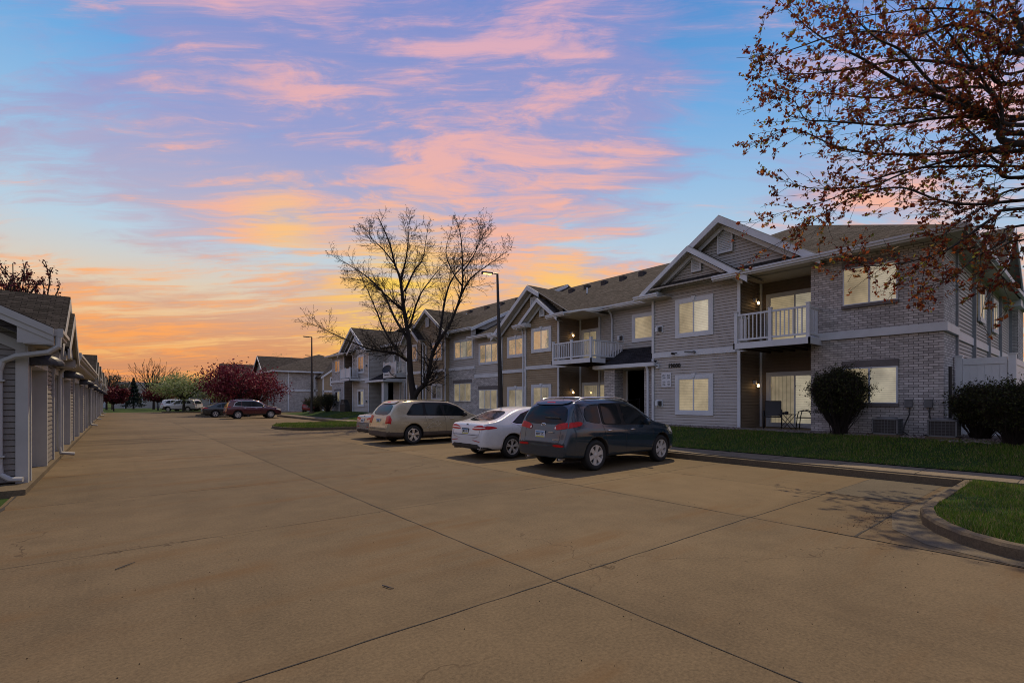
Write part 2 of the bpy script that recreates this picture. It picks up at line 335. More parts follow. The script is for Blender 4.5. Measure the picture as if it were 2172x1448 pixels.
# ------------------------------------------------------------------ object helpers
ORG = {}
def tag(o, label=None, cat=None, group=None, kind=None):
    if label: o['label'] = label
    if cat: o['category'] = cat
    if group: o['group'] = group
    if kind: o['kind'] = kind
    return o
def thing(name, label, cat, loc=(0, 0, 0), group=None):
    o = bpy.data.objects.new(name, None); COL.objects.link(o); o.location = loc; o.empty_display_size = .2
    ORG[o.name] = Vector(loc); return tag(o, label, cat, group)
class MB:
    def __init__(s): s.v = []; s.f = []; s.m = []; s.pc = []
    def add(s, vs, fs, mi=0):
        s.pc.append(len(s.f)); k = len(s.v); s.v += [tuple(a) for a in vs]; s.f += [tuple(i+k for i in f) for f in fs]; s.m += [mi]*len(fs); return s
    def box(s, x0, x1, y0, y1, z0, z1, mi=0):
        return s.add([(x0, y0, z0), (x1, y0, z0), (x1, y1, z0), (x0, y1, z0), (x0, y0, z1), (x1, y0, z1), (x1, y1, z1), (x0, y1, z1)],
                     [(3, 2, 1, 0), (4, 5, 6, 7), (0, 1, 5, 4), (1, 2, 6, 5), (2, 3, 7, 6), (3, 0, 4, 7)], mi)
    def beam(s, p0, p1, a, b, mi=0):
        """box along p0-p1 with cross-section edge vectors a and b"""
        p0, p1, a, b = map(Vector, (p0, p1, a, b))
        vs = [p0, p0+a, p0+a+b, p0+b, p1, p1+a, p1+a+b, p1+b]
        return s.add(vs, [(0, 1, 2, 3), (7, 6, 5, 4), (0, 4, 5, 1), (1, 5, 6, 2), (2, 6, 7, 3), (3, 7, 4, 0)], mi)
    def tube(s, pts, rad, n=6, mi=0, cap=True):
        pts = [Vector(p) for p in pts]
        if not hasattr(rad, '__len__'): rad = [rad]*len(pts)
        s.pc.append(len(s.f)); k = len(s.v); ref = None
        for i, p in enumerate(pts):
            t_ = (pts[min(i+1, len(pts)-1)]-pts[max(i-1, 0)]).normalized()
            if ref is None: ref = t_.orthogonal().normalized()
            ref = (ref-t_*ref.dot(t_)).normalized(); b_ = t_.cross(ref)
            for j in range(n):
                an = 2*math.pi*j/n; q = p+(ref*math.cos(an)+b_*math.sin(an))*rad[i]; s.v.append(tuple(q))
        for i in range(len(pts)-1):
            for j in range(n):
                a0 = k+i*n+j; a1 = k+i*n+(j+1) % n; s.f.append((a0, a1, a1+n, a0+n)); s.m.append(mi)
        if cap:
            s.f.append(tuple(k+j for j in range(n))[::-1]); s.m.append(mi)
            e = k+(len(pts)-1)*n; s.f.append(tuple(e+j for j in range(n))); s.m.append(mi)
        return s
    def slab(s, poly, th, mi=0, mi2=None):
        """polygon with its underside th lower"""
        s.pc.append(len(s.f)); n = len(poly); k = len(s.v)
        s.v += [tuple(p) for p in poly]+[(p[0], p[1], p[2]-th) for p in poly]
        s.f.append(tuple(range(k, k+n))); s.m.append(mi)
        s.f.append(tuple(range(k+n, k+2*n))[::-1]); s.m.append(mi if mi2 is None else mi2)
        for i in range(n):
            j = (i+1) % n; s.f.append((k+i, k+n+i, k+n+j, k+j)); s.m.append(mi if mi2 is None else mi2)
        return s
    def lathe(s, c, axis, prof, n=24, mi=0):
        """prof: list of (distance along axis, radius)"""
        axis = Vector(axis).normalized(); r1 = axis.orthogonal().normalized(); r2 = axis.cross(r1); c = Vector(c); k = len(s.v); s.pc.append(len(s.f))
        for (h, r) in prof:
            for j in range(n):
                a = 2*math.pi*j/n; s.v.append(tuple(c+axis*h+(r1*math.cos(a)+r2*math.sin(a))*r))
        for i in range(len(prof)-1):
            for j in range(n):
                a0 = k+i*n+j; a1 = k+i*n+(j+1) % n; s.f.append((a0, a1, a1+n, a0+n)); s.m.append(mi)
        return s
    def split(s, name, mats, parent, tol=.03, **k):
        """one object for every group of touching pieces"""
        pc = s.pc+[len(s.f)]; n = len(s.pc); bb = []
        for i in range(n):
            P = [s.v[j] for f in s.f[pc[i]:pc[i+1]] for j in f]; bb.append([min(p[a] for p in P)-tol for a in range(3)]+[max(p[a] for p in P)+tol for a in range(3)])
        par = list(range(n))
        def fd(i):
            while par[i] != i: par[i] = par[par[i]]; i = par[i]
            return i
        for i in range(n):
            a = bb[i]
            for j in range(i):
                b = bb[j]
                if a[0] < b[3] and b[0] < a[3] and a[1] < b[4] and b[1] < a[4] and a[2] < b[5] and b[2] < a[5]: par[fd(i)] = fd(j)
        g = {}
        for i in range(n): g.setdefault(fd(i), []).append(i)
        obs = []
        for ids in g.values():
            q = MB(); mp_ = {}
            for i in ids:
                for fi in range(pc[i], pc[i+1]):
                    for j in s.f[fi]:
                        if j not in mp_: mp_[j] = len(q.v); q.v.append(s.v[j])
                    q.f.append(tuple(mp_[j] for j in s.f[fi])); q.m.append(s.m[fi])
            obs.append(q.build(name, mats, parent, **k))
        return obs
    def build(s, name, mats, parent=None, smooth=False, bev=0):
        o_ = ORG.get(parent.name, Vector()) if parent else Vector()
        me = bpy.data.meshes.new(name)
        me.from_pydata([(a-o_.x, b-o_.y, c-o_.z) for a, b, c in s.v], [], s.f)
        if not isinstance(mats, (list, tuple)): mats = [mats]
        for m in mats: me.materials.append(m)
        if len(mats) > 1: me.polygons.foreach_set('material_index', s.m)
        if smooth: me.polygons.foreach_set('use_smooth', [True]*len(me.polygons))
        me.update()
        ob = bpy.data.objects.new(name, me); COL.objects.link(ob)
        if parent: ob.parent = parent; ORG[ob.name] = o_
        if bev:
            md = ob.modifiers.new('bevel', 'BEVEL'); md.width = bev; md.segments = 2; md.limit_method = 'ANGLE'
        return ob
def struct(ob): ob['kind'] = 'structure'; return ob
def npmesh(name, verts, faces, mats, parent=None, midx=None, nper=None):
    """fast mesh from numpy arrays; faces (n,k)"""
    o_ = ORG.get(parent.name, Vector()) if parent else Vector()
    me = bpy.data.meshes.new(name); verts = np.asarray(verts, dtype=np.float32)-np.array(o_, dtype=np.float32)
    faces = np.asarray(faces, dtype=np.int32); k = faces.shape[1]
    me.vertices.add(len(verts)); me.vertices.foreach_set('co', verts.ravel())
    me.loops.add(faces.size); me.loops.foreach_set('vertex_index', faces.ravel())
    me.polygons.add(len(faces)); me.polygons.foreach_set('loop_start', np.arange(0, faces.size, k, dtype=np.int32))
    for m in (mats if isinstance(mats, (list, tuple)) else [mats]): me.materials.append(m)
    if midx is not None: me.polygons.foreach_set('material_index', np.asarray(midx, dtype=np.int32))
    me.update(calc_edges=True); me.validate()
    ob = bpy.data.objects.new(name, me); COL.objects.link(ob)
    if parent: ob.parent = parent; ORG[ob.name] = o_
    return ob
def copy_tree(o, parent=None):
    c = o.copy(); COL.objects.link(c); c.parent = parent
    ORG[c.name] = ORG.get(o.name, Vector())
    for ch in list(o.children): copy_tree(ch, c)
    return c
def text_obj(s, size, mat, parent, M, extrude=.002, name='lettering', sx=1, shear=0, bold=0, align='CENTER'):
    cu = bpy.data.curves.new(name, 'FONT'); cu.body = s; cu.size = size; cu.extrude = extrude; cu.align_x = align; cu.align_y = 'CENTER'
    cu.offset = bold; cu.shear = shear; cu.resolution_u = 3; cu.space_line = .95
    tmp = bpy.data.objects.new('tmp', cu); COL.objects.link(tmp)
    dg = bpy.context.evaluated_depsgraph_get(); dg.update()
    me = bpy.data.meshes.new_from_object(tmp.evaluated_get(dg)); bpy.data.objects.remove(tmp)
    o_ = ORG.get(parent.name, Vector())
    me.transform(Matrix.Translation(-o_) @ M @ Matrix.Diagonal((sx, 1, 1, 1)))
    me.materials.clear(); me.materials.append(mat)
    ob = bpy.data.objects.new(name, me); COL.objects.link(ob); ob.parent = parent; ORG[ob.name] = o_
    return ob
class Fr:
    """a wall plane: O origin, h horizontal unit, n outward unit"""
    def __init__(s, O, h, n): s.O = Vector(O); s.h = Vector(h); s.n = Vector(n)
    def p(s, a, b, c=0): return s.O+s.h*a+s.n*c+Vector((0, 0, b))
    def box(s, mb, a0, a1, b0, b1, c0, c1, mi=0):
        vs = [s.p(a, b, c) for a in (a0, a1) for b in (b0, b1) for c in (c0, c1)]
        return mb.add(vs, [(0, 1, 3, 2), (4, 6, 7, 5), (0, 4, 5, 1), (2, 3, 7, 6), (0, 2, 6, 4), (1, 5, 7, 3)], mi)
    def quad(s, mb, a0, a1, b0, b1, c, mi=0):
        return mb.add([s.p(a0, b0, c), s.p(a1, b0, c), s.p(a1, b1, c), s.p(a0, b1, c)], [(0, 1, 2, 3)], mi)
def front(u): return Fr((u, 0, 0), (0, 1, 0), (-1, 0, 0))       # faces the lane, a = y
def side(v): return Fr((0, v, 0), (1, 0, 0), (0, -1, 0))        # faces the camera end, a = x
def siding(mb, fr, a0, a1, b0, b1, lo=None, hi=None, ex=.115, mi=0, lip=.017):
    b = b0
    while b < b1-1e-4:
        t_ = min(b+ex, b1)
        l0, h0 = (lo(b) if lo else a0), (hi(b) if hi else a1); l1, h1 = (lo(t_) if lo else a0), (hi(t_) if hi else a1)
        if h0 > l0+1e-3:
            if h1 < l1: l1 = h1 = (l1+h1)/2
            g_ = b+ex*.15
            mb.add([fr.p(l0, g_, lip), fr.p(h0, g_, lip), fr.p(h1, t_, .004), fr.p(l1, t_, .004), fr.p(l0, g_, -.016), fr.p(h0, g_, -.016), fr.p(l0, b, -.016), fr.p(h0, b, -.016), fr.p(l0, b, .004), fr.p(h0, b, .004)],
                   [(0, 1, 2, 3), (4, 5, 1, 0), (6, 7, 5, 4), (8, 9, 7, 6)], mi)
        b = t_
def window(parent, fr, a0, a1, b0, b1, trim=.12, bl=None, mull=1, key=False, sill=0, split=None, lowres=False):
    m = MB()
    if trim:
        fr.box(m, a0, a0+trim, b0, b1, 0, .05); fr.box(m, a1-trim, a1, b0, b1, 0, .05)
        fr.box(m, a0+trim, a1-trim, b0, b0+trim, 0, .048); fr.box(m, a0+trim, a1-trim, b1-trim, b1, 0, .048)
    i0, i1, j0, j1 = a0+trim, a1-trim, b0+trim, b1-trim; s = .035
    fr.box(m, i0, i0+s, j0, j1, 0, .042); fr.box(m, i1-s, i1, j0, j1, 0, .042)
    fr.box(m, i0+s, i1-s, j0, j0+s, 0, .040); fr.box(m, i0+s, i1-s, j1-s, j1, 0, .040)
    for q in range(mull):
        c = i0+(i1-i0)*(q+1)/(mull+1); fr.box(m, c-.025, c+.025, j0+s, j1-s, 0, .044)
    if key:
        c = (a0+a1)/2; z = b1-trim*.8
        m.add([fr.p(c-.05, z, .075), fr.p(c+.05, z, .075), fr.p(c+.085, b1+.05, .075), fr.p(c-.085, b1+.05, .075),
               fr.p(c-.05, z, 0), fr.p(c+.05, z, 0), fr.p(c+.085, b1+.05, 0), fr.p(c-.085, b1+.05, 0)],
              [(0, 1, 2, 3), (0, 4, 5, 1), (2, 6, 7, 3), (0, 3, 7, 4), (1, 5, 6, 2)])
    wn = m.build('window', TRIM, parent)
    g_ = MB(); fr.quad(g_, i0+s, i1-s, j0+s, j1-s, .032); g_.build('pane', WINGLASS, wn)
    bls = bl if isinstance(bl, (list, tuple)) else [bl or BL_WARM]
    q_ = MB(); n = len(bls)
    for k in range(n): fr.quad(q_, i0+(i1-i0)*k/n, i0+(i1-i0)*(k+1)/n, j0, j1, .021, k)
    q_.build('blind', list(bls), wn)
    return wn
def gable_boards(mb, u, va, za, vl, zl, vr, zr, h=.22, d=.06, mi=0):
    """rake fascias on a front gable: apex (va,za) to left end (vl) and right end (vr); top edges given"""
    for (v, z) in ((vl, zl), (vr, zr)):
        mb.beam((u, va, za-h), (u, v, z-h), (0, 0, h), (-d, 0, 0), mi)
# ================================================================== GROUND
def gz(u, v):
    """height of the ground"""
    if u < 14.2: return 0.0
    t_ = min(1, max(0, (u-14.2)/2.6)); t_ = t_*t_*(3-2*t_)
    top = .70 if v < 30 else .70-.12*min(1, (v-30)/20)
    fade = 1 if v < 52 else max(0, 1-(v-52)/9)
    return .17+(top-.17)*t_*fade if v < 61 else .02
m = MB(); m.add([(-1500, -1500, -.03), (1500, -1500, -.03), (1500, 1500, -.03), (-1500, 1500, -.03)], [(0, 1, 2, 3)])
def grass_ground(name, a, b_):
    mt, t, b = new_mat(name); p = pos(t)
    n = t.noise(p, 1.1, 6, .7); n2_ = t.noise(p, 30, 3, .7)
    f = t.math('ADD', t.math('MULTIPLY', n, .6), t.math('MULTIPLY', n2_, .4))
    t.l.new(t.ramp(f, [(.3, (*a, 1)), (.7, (*b_, 1))]), b.inputs['Base Color']); b.inputs['Roughness'].default_value = .95
    b.inputs['Specular IOR Level'].default_value = .1
    bump(t, b, n2_, .03); return mt
GR = grass_ground('lawn_soil', (.022, .040, .012), (.040, .075, .018))
struct(m.build('ground', GR))
# parking lot sheet
m = MB(); m.add([(-1.45, -25, 0), (12.8, -25, 0), (12.8, 84, 0), (-1.45, 84, 0)], [(0, 1, 2, 3)])
m.add([(12.8, 54, 0), (32, 54, 0), (32, 84, 0), (12.8, 84, 0)], [(0, 1, 2, 3)])
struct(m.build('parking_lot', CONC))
# tarred joints
m = MB()
def joint(p, q, w_=.011, step=.25, z=.004):
    p = Vector(p); q = Vector(q); L_ = (q-p).length; n = max(2, int(L_/step)); dr = (q-p)/L_; pr = Vector((-dr.y, dr.x))
    prev = None
    for i in range(n+1):
        c = p+dr*(L_*i/n)+pr*random.uniform(-.006, .006); hw = w_*random.uniform(.45, 1.0)*(2.6 if random.random() < .03 else 1)*.5
        a, b = c-pr*hw, c+pr*hw
        if prev: m.add([(prev[0].x, prev[0].y, z), (prev[1].x, prev[1].y, z), (b.x, b.y, z), (a.x, a.y, z)], [(0, 1, 2, 3)])
        prev = (a, b)
joint((3.18, -8), (3.2, 60), .015)
joint((7.08, -6), (7.12, 27.4), .017)
joint((7.08, -6), (7.1, 2.6), .035)
for i, v in enumerate((-4.2, -.45, 3.35, 7.05, 10.8, 14.6, 18.5, 22.3, 26.2, 30, 34)):
    joint((-1.4, v-.05), (7.1, v-.12), .010 if i % 2 else .015)
for v in (3.22, 6.6, 10.2, 13.3, 16.2, 19.1, 22, 25): joint((7.1, v), (12.75, v-.08), .016)
joint((10.05, 1.95), (10.05, 26), .012)
joint((7.1, 1.95), (10.05, 1.98), .03)
joint((-1.39, 9), (-1.42, 45), .03)
struct(m.build('lot_joints', JOINT))

def smooth_poly(pts, r=3):
    for _ in range(r):
        o = []
        for i in range(len(pts)):
            a, b = Vector(pts[i]), Vector(pts[(i+1) % len(pts)]); o += [a*.75+b*.25, a*.25+b*.75]
        pts = o
    return [tuple(p) for p in pts]
def kerb_ring(pts, name, h=.15, wd=.15, closed=True, z0=-.02):
    """raised kerb following a path; outside is on the right"""
    mm = MB(); n = len(pts); ring = []
    for i in range(n):
        p = Vector(pts[i]); a = Vector(pts[(i-1) % n] if closed or i > 0 else pts[i]); b = Vector(pts[(i+1) % n] if closed or i < n-1 else pts[i])
        t_ = (b-a).normalized(); nr = Vector((t_.y, -t_.x)); ring.append((p, p-nr*wd*.18, p-nr*wd))
    k = []
    for p, q, r in ring:
        k.append([(p.x, p.y, z0), (p.x, p.y, h*.78), (q.x, q.y, h), (r.x, r.y, h), (r.x, r.y, z0)])
    for i in range(n if closed else n-1):
        a, b = k[i], k[(i+1) % n]
        for j in range(4): mm.add([a[j], b[j], b[j+1], a[j+1]], [(0, 1, 2, 3)])
    ob = mm.build(name, KERB, smooth=False); return struct(ob), [(r.x, r.y) for p, q, r in ring]
# long kerb and walk by the houses
kp = [(12.8, 1.72+i*.0) for i in (0,)]+[(12.8, v) for v in np.arange(2.2, 27.5, .5)]
kerb_ring([tuple(p) for p in kp][::1], 'kerb', closed=False)
kerb_ring([(12.8, v) for v in np.arange(34.6, 54.1, .5)], 'kerb', closed=False)
kerb_ring([(12.8, v) for v in np.arange(-25, -3.5, .5)], 'kerb', closed=False)
m = MB(); m.box(12.95, 14.2, -25, 54, -.02, .152)
struct(m.build('pavement', WALK))
m = MB()
for v in np.arange(-20, 54, 1.5): m.box(12.95, 14.2, v-.006, v+.006, .1, .1565)
m.box(12.952, 12.966, -20, 54, .1, .157)
struct(m.build('pavement_joints', JOINT))
# walk leading to the stairs
m = MB(); m.add([(14.2, 12.3, .156), (18, 12.3, .70), (18, 13.9, .70), (14.2, 13.9, .156)], [(0, 1, 2, 3)])
m.add([(14.2, 38.6, .156), (18, 38.6, .64), (18, 40.2, .64), (14.2, 40.2, .156)], [(0, 1, 2, 3)])
struct(m.build('path', WALK))
# lawn surface
us = [14.2, 14.6, 15, 15.4, 15.8, 16.2, 16.6, 17.0, 17.6, 19, 22, 30, 40]; vs = list(np.arange(-26, 62, 2.0))
V_, F_ = [], []
for v in vs:
    for u in us: V_.append((u, v, gz(u, v)))
for i in range(len(vs)-1):
    for j in range(len(us)-1): a = i*len(us)+j; F_.append((a, a+1, a+1+len(us), a+len(us)))
lw = npmesh('lawn', V_, F_, GR); struct(lw)

# right-hand island and far islands
def blob(corners, r=3): return smooth_poly(corners, r)
isl = [(12.8, 1.72), (11.6, 1.72), (10.4, 1.72), (9.6, 1.72), (9.05, 1.68), (8.5, 1.55), (8.05, 1.33), (7.68, 1.05), (7.44, .7), (7.32, .3), (7.28, -.2), (7.28, -1), (7.28, -2), (7.5, -2.9), (8.3, -3.5), (9.5, -3.6), (11, -3.6), (12.8, -3.6)]
_, inn = kerb_ring(isl[::-1], 'kerb', closed=False, wd=-.15)
ISL1 = inn
m = MB(); m.add([(x, y, .13) for x, y in inn], [tuple(range(len(inn)))]); struct(m.build('grass_island', GR))
isl2 = smooth_poly([(12.9, 27.6), (8.6, 27.7), (7.3, 29.4), (7.3, 32.4), (8.9, 34.2), (12.9, 34.6)], 2)
_, inn2 = kerb_ring(isl2[::-1], 'kerb', wd=-.15)
m = MB(); m.add([(x, y, .14) for x, y in inn2], [tuple(range(len(inn2)))]); struct(m.build('grass_island', GR))
ISL2 = inn2
ISLF = []
for (cx, cy, rx, ry) in ((9.6, 61, 3.2, 2.0), (7.6, 81, 3.0, 3.2), (13.5, 74, 2.8, 1.4)):
    ring = [(cx+rx*math.copysign(abs(math.cos(a))**.7, math.cos(a)), cy+ry*math.copysign(abs(math.sin(a))**.7, math.sin(a))) for a in np.linspace(0, 2*math.pi, 24, endpoint=False)]
    _, inn_ = kerb_ring(ring[::-1], 'kerb', wd=-.15); ISLF.append(inn_)
    m = MB(); m.add([(x, y, .14) for x, y in inn_], [tuple(range(len(inn_)))]); struct(m.build('grass_island', GR))

m = MB(); ap = [(12.7, 1.9), (10.06, 1.9), (8.9, 1.98), (7.9, 1.75), (7.35, 1.3), (7.14, .6), (7.12, -1.5), (7.3, -1.5), (7.3, .2), (7.5, .75), (8.1, 1.37), (9.1, 1.70), (10.4, 1.73), (12.7, 1.73)]
m.add([(x, y, .0045) for x, y in ap], [tuple(range(len(ap)))]); struct(m.build('gutter_apron', concrete_mat('apron_concrete', (.108, .088, .060), False)))
m = MB(); m.add([(10.1, 2.0, .003), (12.7, 2.0, .003), (12.7, 3.15, .003), (10.1, 3.18, .003)], [(0, 1, 2, 3)]); struct(m.build('patched_slab', concrete_mat('patch_concrete', (.092, .076, .052), False)))
def inside(poly, x, y):
    c = np.zeros(len(x), bool); n = len(poly); j = n-1
    for i in range(n):
        xi, yi = poly[i]; xj, yj = poly[j]
        c ^= ((yi > y) != (yj > y)) & (x < (xj-xi)*(y-yi)/(yj-yi+1e-12)+xi); j = i
    return c
GRASS = leaf_mat('grass_blades', [(.060, .14, .012), (.13, .20, .02), (.085, .16, .016), (.17, .23, .035), (.045, .11, .012), (.22, .18, .07), (.28, .24, .10), (.05, .12, .012)], .3, .5)
def grass(name, x, y, z, h, wd):
    pn = np.sin(x*1.7+np.sin(y*2.3)*1.4)+np.sin(y*1.9+x*.8)+.8*np.sin(x*5.3+y*4.1); kp = np.random.rand(len(x)) < np.clip(.80+.22*pn, .25, 1); x, y, z = x[kp], y[kp], z[kp]; h = h*np.clip(1+.22*pn[kp], .5, 1.5)
    n = len(x); an = np.random.rand(n)*2*np.pi; le = np.random.rand(n)*.7*h; la = np.random.rand(n)*2*np.pi
    hh = h*(.5+.8*np.random.rand(n)); dx_, dy_ = np.cos(an)*wd/2, np.sin(an)*wd/2
    V = np.empty((n*4, 3), np.float32)
    V[0::4] = np.stack([x-dx_, y-dy_, z], 1); V[1::4] = np.stack([x+dx_, y+dy_, z], 1)
    V[2::4] = np.stack([x+dx_*.3+np.cos(la)*le, y+dy_*.3+np.sin(la)*le, z+hh], 1); V[3::4] = np.stack([x-dx_*.3+np.cos(la)*le, y-dy_*.3+np.sin(la)*le, z+hh], 1)
    Fc = np.arange(n*4).reshape(-1, 4)
    ob = npmesh(name, V, Fc, GRASS); ob['kind'] = 'stuff'; return ob
n = 60000; x = np.random.uniform(7.3, 12.9, n); y = np.random.uniform(-2.2, 1.6, n); k = inside(ISL1, x, y)
bare = (np.sin(x*5.1)+np.sin(y*7.3+x*3)+np.random.randn(n)*.8 > 1.9) & (x < 8.9); k &= ~bare
grass('island_grass', x[k], y[k], np.full(k.sum(), .13), .055, .009)
n = 120000; u_ = 14.2+2.25*np.random.rand(n); v_ = -1.5+np.random.rand(n)**1.6*46
zz = np.array([gz(a, b) for a, b in zip(u_, v_)]); k = ~((v_ > 12.25) & (v_ < 13.95)) & ~((v_ > 38.5) & (v_ < 40.3))
grass('lawn_grass', u_[k]+np.where(np.random.rand(k.sum()) < .1, -.05, 0), v_[k], zz[k], .048, .012)
n = 26000; x = np.random.uniform(7.2, 12.8, n); y = np.random.uniform(27.6, 34.6, n); k = inside(ISL2, x, y)
grass('island_grass', x[k], y[k], np.full(k.sum(), .14), .08, .03)

# stones of the planting bed
STONE = leaf_mat('river_stones', [(.22, .19, .17), (.13, .11, .10), (.30, .26, .22), (.17, .15, .14), (.10, .07, .06)], 0, .8)
def stones(name, x, y, z, r):
    n = len(x); oc = np.array([(1, 0, 0), (0, 1, 0), (-1, 0, 0), (0, -1, 0), (0, 0, .6), (0, 0, -.6)]); fc = np.array([(0, 1, 4), (1, 2, 4), (2, 3, 4), (3, 0, 4), (1, 0, 5), (2, 1, 5), (3, 2, 5), (0, 3, 5)])
    rr = r*(.5+np.random.rand(n)); V = oc[None]*rr[:, None, None]*(.7+.6*np.random.rand(n, 6, 3)); a = np.random.rand(n)*6.28
    Vx = V[..., 0]*np.cos(a)[:, None]-V[..., 1]*np.sin(a)[:, None]; Vy = V[..., 0]*np.sin(a)[:, None]+V[..., 1]*np.cos(a)[:, None]
    V = np.stack([Vx+x[:, None], Vy+y[:, None], V[..., 2]+z[:, None]], -1).reshape(-1, 3)
    Fc = (fc[None]+np.arange(n)[:, None, None]*6).reshape(-1, 3); ob = npmesh(name, V, Fc, STONE); ob['kind'] = 'stuff'; return ob
n = 5200; u_ = np.random.uniform(16.45, 17.2, n); v_ = np.random.uniform(1.2, 12, n); k = ~((v_ > 5.95) & (v_ < 8.1) & (u_ > 16.9))
e_ = np.random.uniform(0, 1, 1500); u_ = np.r_[u_[k], np.random.uniform(16.2, 18.6, 1500)]; v_ = np.r_[v_[k], np.random.uniform(.9, 2.65, 1500)]
stones('river_stones', u_, v_, np.array([gz(a, b) for a, b in zip(u_, v_)])+.012, .035)
# litter on the lot: chips, leaf bits
n = 700; u_ = np.random.uniform(-1, 13, n); v_ = .6+np.random.rand(n)**1.2*16
LIT = leaf_mat('leaf_litter', [(.03, .02, .012), (.06, .035, .02), (.02, .016, .012)], 0, .9)
STONE_, STONE = STONE, LIT
ob = stones('leaf_litter', u_, v_, np.full(n, .004), .0045)
u2 = 8.6+np.random.randn(260)*.7; v2 = 1.75+np.abs(np.random.randn(260))*.25+np.abs(u2-9)*.15; k = (u2 < 12.6) & (u2 > 7.3)
ob = stones('leaf_litter', u2[k], v2[k], np.full(k.sum(), .004), .0055)
STONE = STONE_
m = MB(); m.tube([(-.02, 6.24, .010), (.05, 6.30, .013), (.14, 6.40, .010)], [.005, .006, .003], 5)
tag(m.build('twig', BLACKP), 'short dark twig lying on the concrete lane towards the garages', 'twig')
m = MB(); m.tube([(1.87, 4.16, .010), (1.885, 4.11, .012), (1.895, 4.07, .012), (1.92, 4.03, .010)], [.005, .006, .006, .003], 5)
tag(m.build('twig', BLACKP), 'small bent twig on bare concrete left of the joint crossing', 'twig')

# ================================================================== APARTMENT HOUSE
FR, FM = front(17.2), front(18.7)
BLD = thing('apartment_building', 'long two-storey apartment house numbered 19000 with grey and tan siding, brick end and white trim', 'building', (17.2, 2.7, .6))
# --- brick end bay
m = MB(); m.box(17.2, 18.89, 2.7, 5.91, .45, 6.12); m.split('brick_wall', BRICK, BLD)
# hidden solid behind all the wall faces
m = MB()
m.box(18.73, 34.3, 2.77, 11.8, .3, 6.15); m.box(17.23, 18.73, 8.17, 11.78, .3, 6.1)
m.box(18.73, 34.3, 11.8, 14.2, 3.3, 6.15); m.box(22.4, 34.3, 11.8, 14.2, .3, 3.3)
m.box(18.73, 34.3, 14.2, 39.3, .3, 6.2); m.box(18.73, 34.3, 39.3, 41.2, 3.3, 6.2); m.box(22.4, 34.3, 39.3, 41.2, .3, 3.3)
m.box(18.73, 34.3, 41.2, 50.5, .3, 6.2)
m.box(17.23, 18.73, 17.29, 19.85, .3, 6.0); m.box(17.48, 18.73, 19.85, 25.0, .3, 5.6); m.box(17.48, 18.73, 25.0, 28.1, .3, 6.2); m.box(17.23, 18.73, 28.13, 33.48, .3, 6.4); m.box(17.23, 18.73, 40.96, 44.7, .3, 6.1)
m.split('core_wall', SID_D, BLD)
def dgx(mb, fr, va, za, vl, zl, vr, zr, b0, a0, a1, mi=0, off=.12):
    """siding filling a gable from b0 up; a0<a1 wall limits; slopes from the apex"""
    kl = (za-zl)/(vl-va); kr = (za-zr)/(va-vr)
    lo = lambda b: max(a0, va-(za-off-b)/kr); hi = lambda b: min(a1, va+(za-off-b)/kl)
    siding(mb, fr, a0, a1, b0, za-off-.02, lo, hi, mi=mi)
# --- right gable wall
m = MB(); siding(m, FR, 8.14, 11.8, .68, 5.9)
dgx(m, FR, 9.95, 7.50, 11.95, 6.08, 7.9, 6.08, 5.9, 8.14, 11.8)
m.split('siding_wall', SID_G, BLD)
m = MB(); f2 = front(17.12)                               # the big gable above the eave
dgx(m, Fr((17.32, 0, 0), (0, 1, 0), (-1, 0, 0)), 8.77, 8.35, 12.1, 6.1, 5.54, 6.1, 6.0, 5.6, 12.0, off=.15)
m.split('gable_wall', SID_G, BLD)
# recess of the right balcony
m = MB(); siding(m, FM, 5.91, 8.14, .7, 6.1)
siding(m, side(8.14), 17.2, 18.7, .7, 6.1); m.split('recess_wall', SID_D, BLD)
# --- middle walls
m = MB(); siding(m, FM, 11.8, 15.94, 3.32, 6.1); siding(m, FM, 14.2, 15.94, .7, 3.32)
m.box(18.66, 18.72, 11.8, 14.2, 3.1, 3.33)
m.split('siding_wall', SID_G, BLD)
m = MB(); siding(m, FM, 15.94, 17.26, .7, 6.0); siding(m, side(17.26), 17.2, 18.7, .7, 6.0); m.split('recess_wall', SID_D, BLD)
# stair opening
m = MB(); m.box(18.7, 22.4, 11.74, 11.8, .6, 3.3); m.box(18.7, 22.4, 14.2, 14.26, .6, 3.3); m.box(22.3, 22.4, 11.8, 14.2, .6, 3.3)
m.box(18.7, 22.4, 39.24, 39.3, .5, 3.3); m.box(18.7, 22.4, 41.2, 41.26, .5, 3.3)
m.split('stairwell_wall', SID_D, BLD)
m = MB()
for i in range(12):
    z = .75+i*.185; y_ = 14.0-i*.0
    m.box(18.9+i*.27, 18.9+i*.27+.30, 11.85, 13.5, z+.14, z+.18)
m.build('staircase', SIGNW, BLD)
m = MB()
for yv in (13.45,):
    m.tube([(18.0, 14.1, 1.62), (18.75, 13.6, 1.75), (22, 13.5, 3.95)], .022, 5); m.tube([(18.0, 14.1, .95), (18.75, 13.6, 1.0), (22, 13.5, 3.2)], .016, 5)
    for k in range(10):
        t_ = k/9; a = Vector((18.0, 14.1, .95)).lerp(Vector((18.75, 13.6, 1.0)), t_); m.tube([a, a+Vector((0, 0, .70))], .009, 4)
    for px_ in ((18.0, 14.1, .7), (18.75, 13.6, .7)): m.tube([px_, (px_[0], px_[1], 1.78)], .028, 6)
m.build('stair_railing', BLACKM, BLD)
